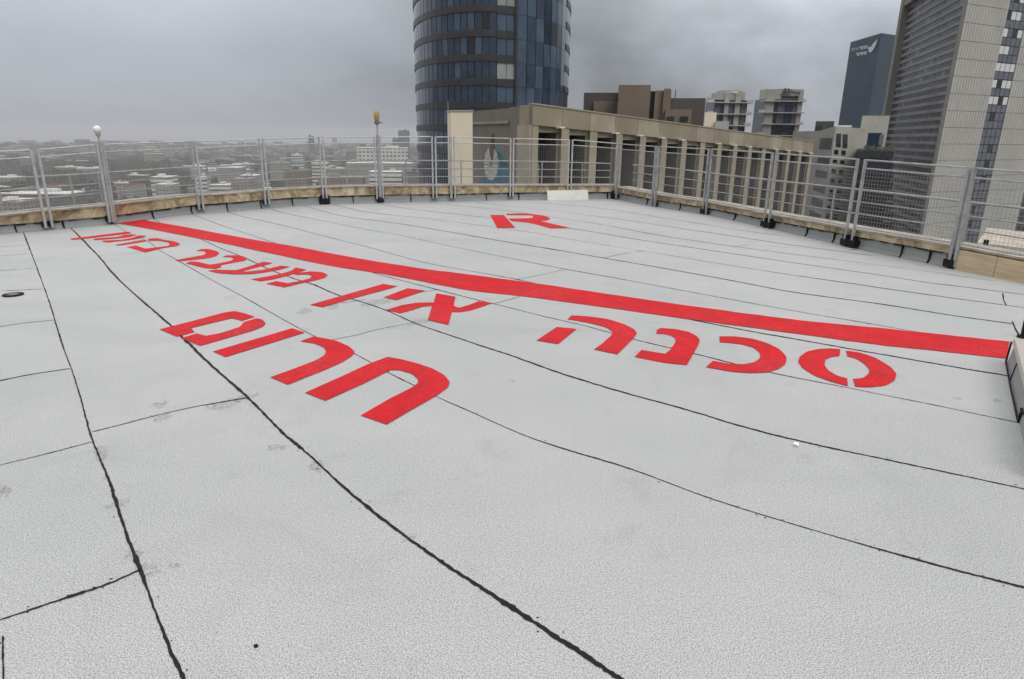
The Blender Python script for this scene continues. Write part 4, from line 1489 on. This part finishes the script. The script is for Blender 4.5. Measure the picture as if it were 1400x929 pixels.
s = MB()
sign_poly(s, [(1187.0, 66.2), (1188.3, 64.2), (1190.2, 65.0), (1193.5, 60.0), (1197, 56.5), (1199.8, 53.2), (1197.8, 60.5), (1195.2, 66.2), (1192.4, 70.6), (1189.6, 72.6), (1187.6, 70.8)])
s.build('wing_emblem', MT['logo'], root)
for y0, y1, x0, x1, mm, cnt in ((66.5, 70.5, 1163.5, 1174, 'logo_dim', 4), (64.0, 68.2, 1175, 1186.5, 'logo', 5), (72.6, 76.8, 1170.5, 1185, 'logo', 6)):
    for k in range(cnt):
        s = MB()
        a = x0 + (x1 - x0) * k / cnt
        w = (x1 - x0) / cnt
        sl = -0.16 * (a - x0)
        th = 0.9
        # squarish strokes: a roof bar and one or two legs
        sign_poly(s, [(a, y0 + sl), (a + w * .8, y0 + sl - .2), (a + w * .8, y0 + sl + th), (a, y0 + sl + th + .2)])
        sign_poly(s, [(a + w * .5, y0 + sl + th), (a + w * .8, y0 + sl + th), (a + w * .72, y1 + sl), (a + w * .42, y1 + sl)])
        if k % 2:
            sign_poly(s, [(a + w * .02, y0 + sl + th + .3), (a + w * .25, y0 + sl + th + .3), (a + w * .2, y1 + sl), (a, y1 + sl)])
        s.build('sign_letter', MT[mm], root)

# grey concrete block with small square windows
root = thing('concrete_block', at(1165, 170, 120).to_tuple()[:2] + (GZ,), 'grey concrete block with paired small square windows, left of the big tower', 'building')
cA, cB, cC = at(1122, 179, 128), at(1143, 172.5, 118), at(1188, 177, 122)
s = MB()
prism(s, [cA, cB, cC, cC + Vector((3, 20, 0)), cA + Vector((3, 20, 0))], [cA.z, cB.z, cC.z, cC.z, cA.z])
s.build('wall', MT['concrete'], root)
U, n, L = wallframe(cB, cC)
for x0, x1, y0, y1 in [(1143, 1149.5, 183, 201), (1152, 1158.5, 184, 202.5)]:
    P_ = [on_plane(x, y, cB, n, 0.06) for x, y in ((x0, y1), (x1, y1 + .5), (x1 + .6, y0), (x0 + .6, y0))]
    s = MB(); s.hexa([p - n * .05 for p in P_], P_); s.build('window', MT['glass_dark'], root)
for k, y in enumerate((208, 220.5, 234, 247, 261.5, 271.5, 284, 296)):
    for j in (0, 1):
        x = 1140.5 + 10 * j - 1.62 * k
        h = 2.2 if k in (1, 4) else 3.1
        P_ = [on_plane(a, b, cB, n, 0.06) for a, b in ((x, y + h + j), (x + 5.6, y + h + .4 + j), (x + 5.9, y - h + .4 + j), (x + .4, y - h + j))]
        s = MB(); s.hexa([p - n * .05 for p in P_], P_); s.build('window', MT['glass_dark'], root)
U, n, L = wallframe(cA, cB)
for k in range(9):
    z = cA.z - 3.2 - 2.5 * k
    s = MB(); s.slab(Vector((cA.x, cA.y, 0)), U, n, L * .08, L * .9, z, z + (1.3 if k else 1.9), -.05, 0.05)
    s.build('window_band', MT['bandgrey'], root)
s = MB(); front_box(s, 1179, 1217, 158.5, 126, 12); s.build('roof_house', MT['concrete_pale'], root)
s = MB(); front_box(s, 1141, 1165, 171.8, 121, 3, 0, at(1141, 173.5, 121).z); s.build('roof_slab', MT['blind'], root)
root = thing('terrace_block', at(1200, 210, 112).to_tuple()[:2] + (GZ,), 'dark glazed block with a planted terrace wedged between grey block and big tower', 'building')
s = MB(); front_box(s, 1172, 1225, 204, 114, 8); s.build('wall', MT['bandgrey'], root)
for k in range(8):
    s = MB(); front_box(s, 1173, 1222, 207 + 14 * k, 113.6, 0.3, 0, at(1200, 217 + 14 * k, 113.6).z); s.build('window_band', MT['glass_dark'], root)
s = MB(); front_box(s, 1185, 1206, 182, 125.6, 0.3, 0, at(1190, 201, 125.6).z); s.build('terrace_window', MT['glass_navy'], root)
s = MB(); front_box(s, 1203, 1209, 184, 125.4, 0.3, 0, at(1203, 198, 125.4).z); s.build('glass_pane', MT['winblue'], root)
MT['leaf'] = mat('dark leaves', (0.05, 0.062, 0.03), 0.8, var=0.5, vscale=3)
s = MB()
for k in range(170):
    p = at(random.uniform(1181, 1222), 203.5, 113.5 + random.uniform(0, 5))
    p = p + Vector((0, 0, random.uniform(-.2, .7) * (0.4 + random.random() * .6)))
    a = Vector((random.uniform(-1, 1), random.uniform(-1, 1), random.uniform(-1, 1))).normalized() * 0.22
    b = a.orthogonal().normalized() * 0.16
    s.face([p - a, p + b, p + a, p - b])
o = s.build('planter_shrub', MT['leaf'], origin=at(1200, 203, 114))
tag(o, 'row of dark green shrubs on the terrace beside the big tower', 'shrub')
root = thing('slim_block', at(1122, 170, 170).to_tuple()[:2] + (GZ,), 'slim dark grey block peeping out left of the concrete block', 'building')
s = MB(); front_box(s, 1115.5, 1141, 166, 170, 10); s.build('wall', MT['bandgrey'], root)
s = MB(); front_box(s, 1116.5, 1124, 172, 169.7, 0.2, 0, at(1116, 186, 169.7).z); s.build('window_band', MT['glass_dark'], root)
for k in range(7):
    s = MB(); front_box(s, 1114, 1124, 190 + k * 16, 169.7, 0.2, 0, at(1116, 201 + 16 * k, 169.7).z); s.build('window_band', MT['glass_dark'], root)

# --- the big slab tower on the right
Yc = 150.0
cM = at(1303, 100, Yc)
cL, cR = at(1225, 100, Yc * 1.32), at(1437, 100, Yc * 1.10)
ZT = 62.0
root = thing('slab_tower', (cM.x, cM.y, GZ), 'huge slab tower at the right edge, dark banded side and pale ribbed front', 'tower')
s = MB()
prism(s, [Vector((p.x, p.y, 0)) for p in (cM, cR, cR + (cL - cM), cL)], [ZT] * 4)
s.build('core', MT['bandgrey'], root)
U, n, L = wallframe(cM, cL)
P = Vector((cM.x, cM.y, 0))
FL = 3.45
zb = 1.0 - 12 * FL
nf = int((ZT - zb) / FL)
for f in range(2 * nf):
    z = zb + f * FL / 2
    if z < -24:
        continue
    s = MB()
    m_ = 30
    for j in range(m_):
        a, b = 1.2 + (L - 3.6) * j / m_, 1.2 + (L - 3.6) * (j + 1) / m_
        rr = random.random()
        s.slab(P, U, n, a + .05, b - .05, z + .62, z + FL / 2 - .12, -.1, 0.03, 0 if rr < .84 else (1 if rr < .97 else 2))
    s.build('window_band', [MT['bandglass'], MT['bandgrey'], MT['winblue']], root)
    s = MB()
    s.slab(P, U, n, 1.1, L - 2.2, z - .12, z + .6, -.1, 0.18)
    s.build('spandrel_band', MT['towerband'], root)
s = MB(); s.slab(P, U, n, L - 2.2, L + 0.6, GZ, ZT, -.2, 1.6); s.build('corner_fin', MT['towerfin'], root)
s = MB(); s.slab(P, U, n, -0.05, 0.8, GZ, ZT, -.2, 0.4); s.build('corner_fin', MT['towerfin'], root)
s = MB(); s.slab(P, U, n, L * .0, L + .6, at(1240, 2, Yc * 1.3).z - 1, ZT, 0.05, 1.4)
s.build('roof_band', MT['towerfin'], root)
U, n, L = wallframe(cM, cR)


def u_on(px, py):
    d = ray(px, py)
    t = (P - CAM).dot(n) / d.dot(n)
    return (CAM + d * t - P).dot(U)


w0, w1 = u_on(1342, 180), u_on(1368, 180)
for lo, hi, nm in ((0.0, w0, 'ribbed_wall'), (w1, L, 'ribbed_wall')):
    s = MB()
    k = int((hi - lo) / 0.92)
    for f in range(nf):
        z = zb + f * FL
        for j in range(k):
            a, b = lo + (hi - lo) * j / k, lo + (hi - lo) * (j + 1) / k
            s.slab(P, U, n, a + .06, b - .06, z + .10, z + FL, -.05, 0.22)
    s.slab(P, U, n, lo + .01, hi - .01, GZ, ZT, -.04, 0.10, 1)
    s.build(nm, [MT['towerrib'], MT['towerfin']], root)
for f in range(nf):
    z = zb + f * FL
    s = MB()
    bl = random.random()
    for j in range(4):
        a, b = w0 + (w1 - w0) * j / 4, w0 + (w1 - w0) * (j + 1) / 4
        rr = random.random()
        up = z > 6
        mi = 0 if (up and rr < 0.75) else (1 if rr < .9 else 2)
        s.slab(P, U, n, a + .10, b - .10, z + 1.75, z + FL - .1, -.1, 0.05, mi)
        s.slab(P, U, n, a + .10, b - .10, z + .1, z + 1.6, -.1, 0.06, 1)
    s.build('window', [MT['blind'], MT['winblue'], MT['glass_dark']], root)
s = MB(); s.slab(P, U, n, w0 + .02, w1 - .02, GZ, ZT, -.08, -.0); s.build('window_strip', MT['bandglass'], root)
s = MB()
A = at(1396, 285, 190); B = at(1450, 285, 190)
root = thing('dark_block', (A.x, A.y, GZ), 'dark block behind the right end of the slab tower', 'building')
front_box(s, 1390, 1470, 262, 190, 12); s.build('wall', MT['bandgrey'], root)

# small ledge roof outside the right parapet with pipes
A = at(1345, 335, 14.5)
s = MB(); front_box(s, 1336, 1450, 332.5, 13.6, 3.2, 0, A.z - 2.5, 345)
o = s.build('roof_ledge', MT['coping_top'], origin=(A.x, A.y, A.z - 1))
tag(o, 'pale roof ledge just outside the right parapet, seen through the mesh', 'ledge')
p = at(1347, 337, 12.6)
s = MB(); s.tube([p - Vector((0, 0, 1.2)), p - Vector((0, 0, -.12))], 0.045, 8)
o = s.build('pipe_stub', MT['black'], origin=p); tag(o, 'black pipe stub outside the fence above the plywood', 'pipe')

# ------------------------------------------------------------------ city plain
bm = bmesh.new()
R0 = 4600
vs_ = [bm.verts.new((R0 * math.cos(2 * math.pi * i / 64), R0 * math.sin(2 * math.pi * i / 64), GZ)) for i in range(64)]
bm.faces.new(vs_)
me = bpy.data.meshes.new('ground'); bm.to_mesh(me); bm.free()
gm = bpy.data.materials.new('city ground')
gm.use_nodes = True
n_, l_ = gm.node_tree.nodes, gm.node_tree.links
b_ = n_['Principled BSDF']
b_.inputs['Roughness'].default_value = 0.95
t_ = N(n_, 'ShaderNodeTexCoord')
vo = N(n_, 'ShaderNodeTexVoronoi'); vo.inputs['Scale'].default_value = 0.018
l_.new(t_.outputs['Object'], vo.inputs['Vector'])
nz = N(n_, 'ShaderNodeTexNoise'); nz.inputs['Scale'].default_value = 0.004; nz.inputs['Detail'].default_value = 9; nz.inputs['Roughness'].default_value = 0.7
l_.new(t_.outputs['Object'], nz.inputs['Vector'])
r_ = N(n_, 'ShaderNodeValToRGB')
e = r_.color_ramp.elements
e[0].position, e[0].color = 0.36, (0.035, 0.043, 0.026, 1)
e[1].position, e[1].color = 0.62, (0.15, 0.14, 0.125, 1)
k = e.new(0.48); k.color = (0.07, 0.07, 0.055, 1)
l_.new(nz.outputs['Fac'], r_.inputs[0])
r2_ = N(n_, 'ShaderNodeValToRGB')
r2_.color_ramp.elements[0].color = (0.55, 0.55, 0.55, 1)
r2_.color_ramp.elements[1].color = (1.4, 1.35, 1.3, 1)
l_.new(vo.outputs['Color'], r2_.inputs[0])
mx = N(n_, 'ShaderNodeMix', data_type='RGBA', blend_type='MULTIPLY'); mx.inputs['Factor'].default_value = 1
l_.new(r_.outputs[0], mx.inputs['A']); l_.new(r2_.outputs[0], mx.inputs['B'])
l_.new(mx.outputs['Result'], b_.inputs['Base Color'])
me.materials.append(gm)
o = bpy.data.objects.new('ground', me); COL.objects.link(o); o['kind'] = 'structure'

CITY = [city_mat('pale plaster blocks', (0.40, 0.39, 0.365)), city_mat('cream plaster blocks', (0.35, 0.31, 0.245), 3.4, 4.2), city_mat('grey plaster blocks', (0.19, 0.192, 0.19), 3.1, 3.2),
        city_mat('tan plaster blocks', (0.27, 0.215, 0.155), 3.6, 5.0), city_mat('white plaster blocks', (0.56, 0.545, 0.51), 3.3, 5.2)]
WHITE = [city_mat('white strip windowed front', (0.74, 0.72, 0.67), 4.6, 9.0, (0.10, 0.105, 0.11), True), city_mat('white gridded front', (0.70, 0.68, 0.64), 5.0, 6.0)]
ROOFM = [mat('pale flat roof', (0.30, 0.295, 0.285), 0.9, var=0.4, vscale=0.15), mat('white flat roof', (0.72, 0.71, 0.68), 0.9, var=0.3, vscale=0.15), mat('red tile roof', (0.22, 0.10, 0.065), 0.9, var=0.3, vscale=0.2),
         mat('grey flat roof', (0.15, 0.15, 0.148), 0.9, var=0.4, vscale=0.15)]


def city_block(c, w, d, h, rot, wm, rm, label=None, group=None, extra=True, name='city_building'):
    ux = Vector((math.cos(rot), math.sin(rot), 0))
    if label is None:
        label, group = 'small flat roofed building far below in the hazy city on the left', 'distant low buildings of the city'
    root = thing(name, (c[0], c[1], GZ), label, 'building', group)
    c = Vector((c[0], c[1], GZ))
    s = MB(); s.box(c, w, d, h, ux)
    b = s.build('wall', wm, root)
    s = MB(); s.box(c + Vector((0, 0, h + 0.01)), w * 1.01, d * 1.01, 0.7, ux)
    if extra:
        uy = Vector((-ux.y, ux.x, 0))
        q = c + ux * random.uniform(-.25, .25) * w + uy * random.uniform(-.2, .2) * d + Vector((0, 0, h + .7))
        s.box(q, w * random.uniform(.15, .35), d * random.uniform(.2, .4), random.uniform(2, 3.6), ux)
    s.build('roof', rm, root)
    return root


def traced(x0, x1, ytop, ybase, dep, wm, rm, label, rot=None, extra=True, name='city_building', ztop=None):
    """block whose foot shows at row ybase (on the plain) and whose top reaches row ytop."""
    A, B = gr(x0, ybase, GZ), gr(x1, ybase, GZ)
    w = (B - A).length
    c = (A + B) / 2
    h = z_at(c, ytop) - GZ
    v = Vector((c.x, c.y, 0)).normalized()
    c = c + v * dep / 2
    r = math.atan2((B - A).y, (B - A).x) if rot is None else rot
    return city_block(c, w, dep, h, r, wm, rm, label, None, extra, name)


traced(491, 560, 203, 262, 40, WHITE[1], ROOFM[1], 'wide white hospital-like block with a grid of windows left of the round tower', extra=True)
traced(476, 566, 224, 268, 30, CITY[0], ROOFM[1], 'long low pale slab in front of the wide white gridded block')
traced(509, 552, 236, 290, 26, WHITE[0], ROOFM[1], 'white balcony fronted block right of the amber beacon pole, just above the coping')
traced(556, 576, 236, 290, 30, CITY[2], ROOFM[3], 'grey block touching the left flank of the round tower')
traced(441, 500, 244, 290, 30, CITY[3], ROOFM[0], 'long tan building just above the coping left of the amber beacon')
traced(448, 476, 232, 275, 30, CITY[1], ROOFM[0], 'small cream building behind the long tan building')
traced(430, 451, 223, 262, 26, WHITE[0], ROOFM[1], 'white flat roofed hall left of the long tan building')
traced(401, 416, 213, 240, 30, WHITE[0], ROOFM[1], 'small bright white house standing above the tree band')
traced(374, 398, 223, 255, 30, CITY[0], ROOFM[0], 'pale block with ragged roof right of the second fence pair')
traced(395, 425, 233, 275, 30, CITY[3], ROOFM[3], 'brownish block beside the white flat roofed hall')
traced(304, 336, 230, 262, 34, CITY[0], ROOFM[1], 'pale building with a broad white roof, top of the middle cluster')
traced(294, 325, 254, 290, 26, WHITE[0], ROOFM[1], 'white low building at the foot of the middle cluster')
traced(325, 352, 246, 290, 26, CITY[1], ROOFM[0], 'cream stepped building in the middle cluster')
traced(336, 358, 241, 280, 26, CITY[0], ROOFM[1], 'pale stepped building behind the cream one in the middle cluster')
traced(276, 287, 243, 272, 22, WHITE[0], ROOFM[1], 'small white house with a pointed gap beside the fence posts')
traced(218, 243, 243, 285, 26, WHITE[0], ROOFM[1], 'white flat roofed building standing alone left of the middle cluster')
traced(222, 246, 253, 290, 20, CITY[0], ROOFM[1], 'lower white annex in front of the lone white building')
traced(25, 115, 266, 310, 26, CITY[2], ROOFM[1], 'long low shed with a pale strip roof at the far left')
traced(16, 52, 276, 320, 26, CITY[1], ROOFM[1], 'cream shed below the long pale roof at the far left')
traced(-10, 10, 268, 310, 26, CITY[1], ROOFM[1], 'cream block cut by the left edge above the coping')
traced(66, 78, 264, 300, 20, CITY[1], ROOFM[0], 'little tan hut on the end of the long pale roof')
traced(424, 431, 186.5, 218, 40, CITY[2], ROOFM[3], 'lone hazy high rise on the horizon left of the beacon', name='far_tower')
traced(539, 546, 190, 222, 40, CITY[2], ROOFM[3], 'slim hazy high rise left of the paired tower on the horizon', name='far_tower')
traced(547, 560, 179, 226, 40, CITY[2], ROOFM[3], 'hazy square topped tower beside the round glass tower', name='far_tower')
traced(549, 556, 203, 222, 30, CITY[1], ROOFM[0], 'pale lift shaft below the square topped far tower', name='far_tower')
traced(494, 500, 198, 216, 40, CITY[2], ROOFM[3], 'short hazy tower above the wide white block', name='far_tower')

TR = [Vector((o.location.x, o.location.y, GZ)) for o in bpy.data.objects if o.get('category') == 'building' and o.name.startswith(('city_building', 'far_tower'))]
# scattered blocks of the plain: nearer ones as things, the far carpet as one mass
placed = []
tries = 0
while len(placed) < 150 and tries < 5000:
    tries += 1
    px = random.uniform(-30, 572)
    py = 209 + (random.random() ** 1.1) * 80
    if px < 275 and py > 216 and random.random() < 0.86:
        continue
    c = gr(px, py, GZ)
    if c.y < 300 or any((c - q).length < 46 for q in TR) or any((c - q).length < 28 + 0.016 * c.y for q in placed):
        continue
    placed.append(c)
    k = random.choice((0, 1, 2, 2, 2, 3)) if px < 260 else random.choice((0, 0, 4, 1, 2, 3, 0))
    far_ = c.length
    city_block((c.x, c.y), random.uniform(16, 46), random.uniform(14, 30), random.choice((7, 9, 10, 13, 16, 20)) * (0.8 + far_ / 5000), random.uniform(-.5, .5), CITY[k], random.choice((ROOFM[:1] + ROOFM[3:] + [ROOFM[2], ROOFM[1]]) if px < 260 else ROOFM[:2] + ROOFM[:2] + ROOFM[3:]), extra=far_ < 1600)
s = MB()
for k in range(2300):
    a = math.radians(random.uniform(-46, 46))
    r = 1950 + 2550 * random.random() ** 0.8
    w, d = random.uniform(16, 60), random.uniform(14, 40)
    h = random.choice((8, 10, 12, 15, 18, 26)) * (1.0 if random.random() < .985 else 2.0)
    s.box((r * math.sin(a), r * math.cos(a), GZ), w, d, h, Vector((math.cos(k), math.sin(k), 0)), random.choice((0, 1, 2, 2, 3)))
o = s.build('far_city', [CITY[0], CITY[1], CITY[2], CITY[3]])
o['kind'] = 'stuff'
o['label'] = 'carpet of tiny far city blocks fading into grey haze'

# woods between the blocks
wm_ = mat('far foliage', (0.055, 0.068, 0.036), 0.9, var=0.5, vscale=0.05, tint=(0.022, 0.03, 0.018))
s = MB()
for k in range(9000):
    px = random.uniform(-60, 600)
    py = 203 + 86 * random.random() ** 1.5 if k % 2 else random.uniform(216, 258)
    c = gr(px, py, GZ)
    if any((Vector((c.x, c.y, 0)) - Vector((q.x, q.y, 0))).length < 24 for q in placed):
        continue
    r = random.uniform(2.5, 6.0) * (1 + c.y / 5000)
    h = random.uniform(5, 11)
    n5 = 7
    a0 = random.random() * 6
    prof = [(0.55, 0.15), (1.0, 0.45), (0.8, 0.75), (0.3, 1.0)]
    base = len(s.v)
    for fr, fz in prof:
        for j in range(n5):
            a = a0 + 2 * math.pi * j / n5
            rr = r * fr * random.uniform(.7, 1.2)
            s.v.append((c.x + rr * math.cos(a), c.y + rr * math.sin(a), GZ + h * fz * random.uniform(.9, 1.1)))
    for i in range(len(prof) - 1):
        for j in range(n5):
            q = (j + 1) % n5
            s.f.append([base + i * n5 + j, base + i * n5 + q, base + (i + 1) * n5 + q, base + (i + 1) * n5 + j]); s.m.append(0)
    s.f.append([base + 3 * n5 + j for j in range(n5)]); s.m.append(0)
o = s.build('far_woods', wm_)
o['kind'] = 'stuff'
o['label'] = 'dark green tree belts between the distant city blocks'

# ------------------------------------------------------------------ the rainy air
bm = bmesh.new()
bmesh.ops.create_cube(bm, size=1.0)
me = bpy.data.meshes.new('haze'); bm.to_mesh(me); bm.free()
hm = bpy.data.materials.new('rain haze')
hm.use_nodes = True
n_, l_ = hm.node_tree.nodes, hm.node_tree.links
n_.clear()
ho = N(n_, 'ShaderNodeOutputMaterial')
pv = N(n_, 'ShaderNodeVolumePrincipled')
pv.inputs['Color'].default_value = (0.80, 0.81, 0.85, 1)
pv.inputs['Density'].default_value = 0.00019
pv.inputs['Anisotropy'].default_value = 0.0
l_.new(pv.outputs[0], ho.inputs['Volume'])
me.materials.append(hm)
o = bpy.data.objects.new('haze', me); COL.objects.link(o)
o['kind'] = 'stuff'
o['label'] = 'grey rainy air over the city'
o.scale = (20000, 20000, 66 + 78)
o.location = (0, 0, (66 - 78) / 2)
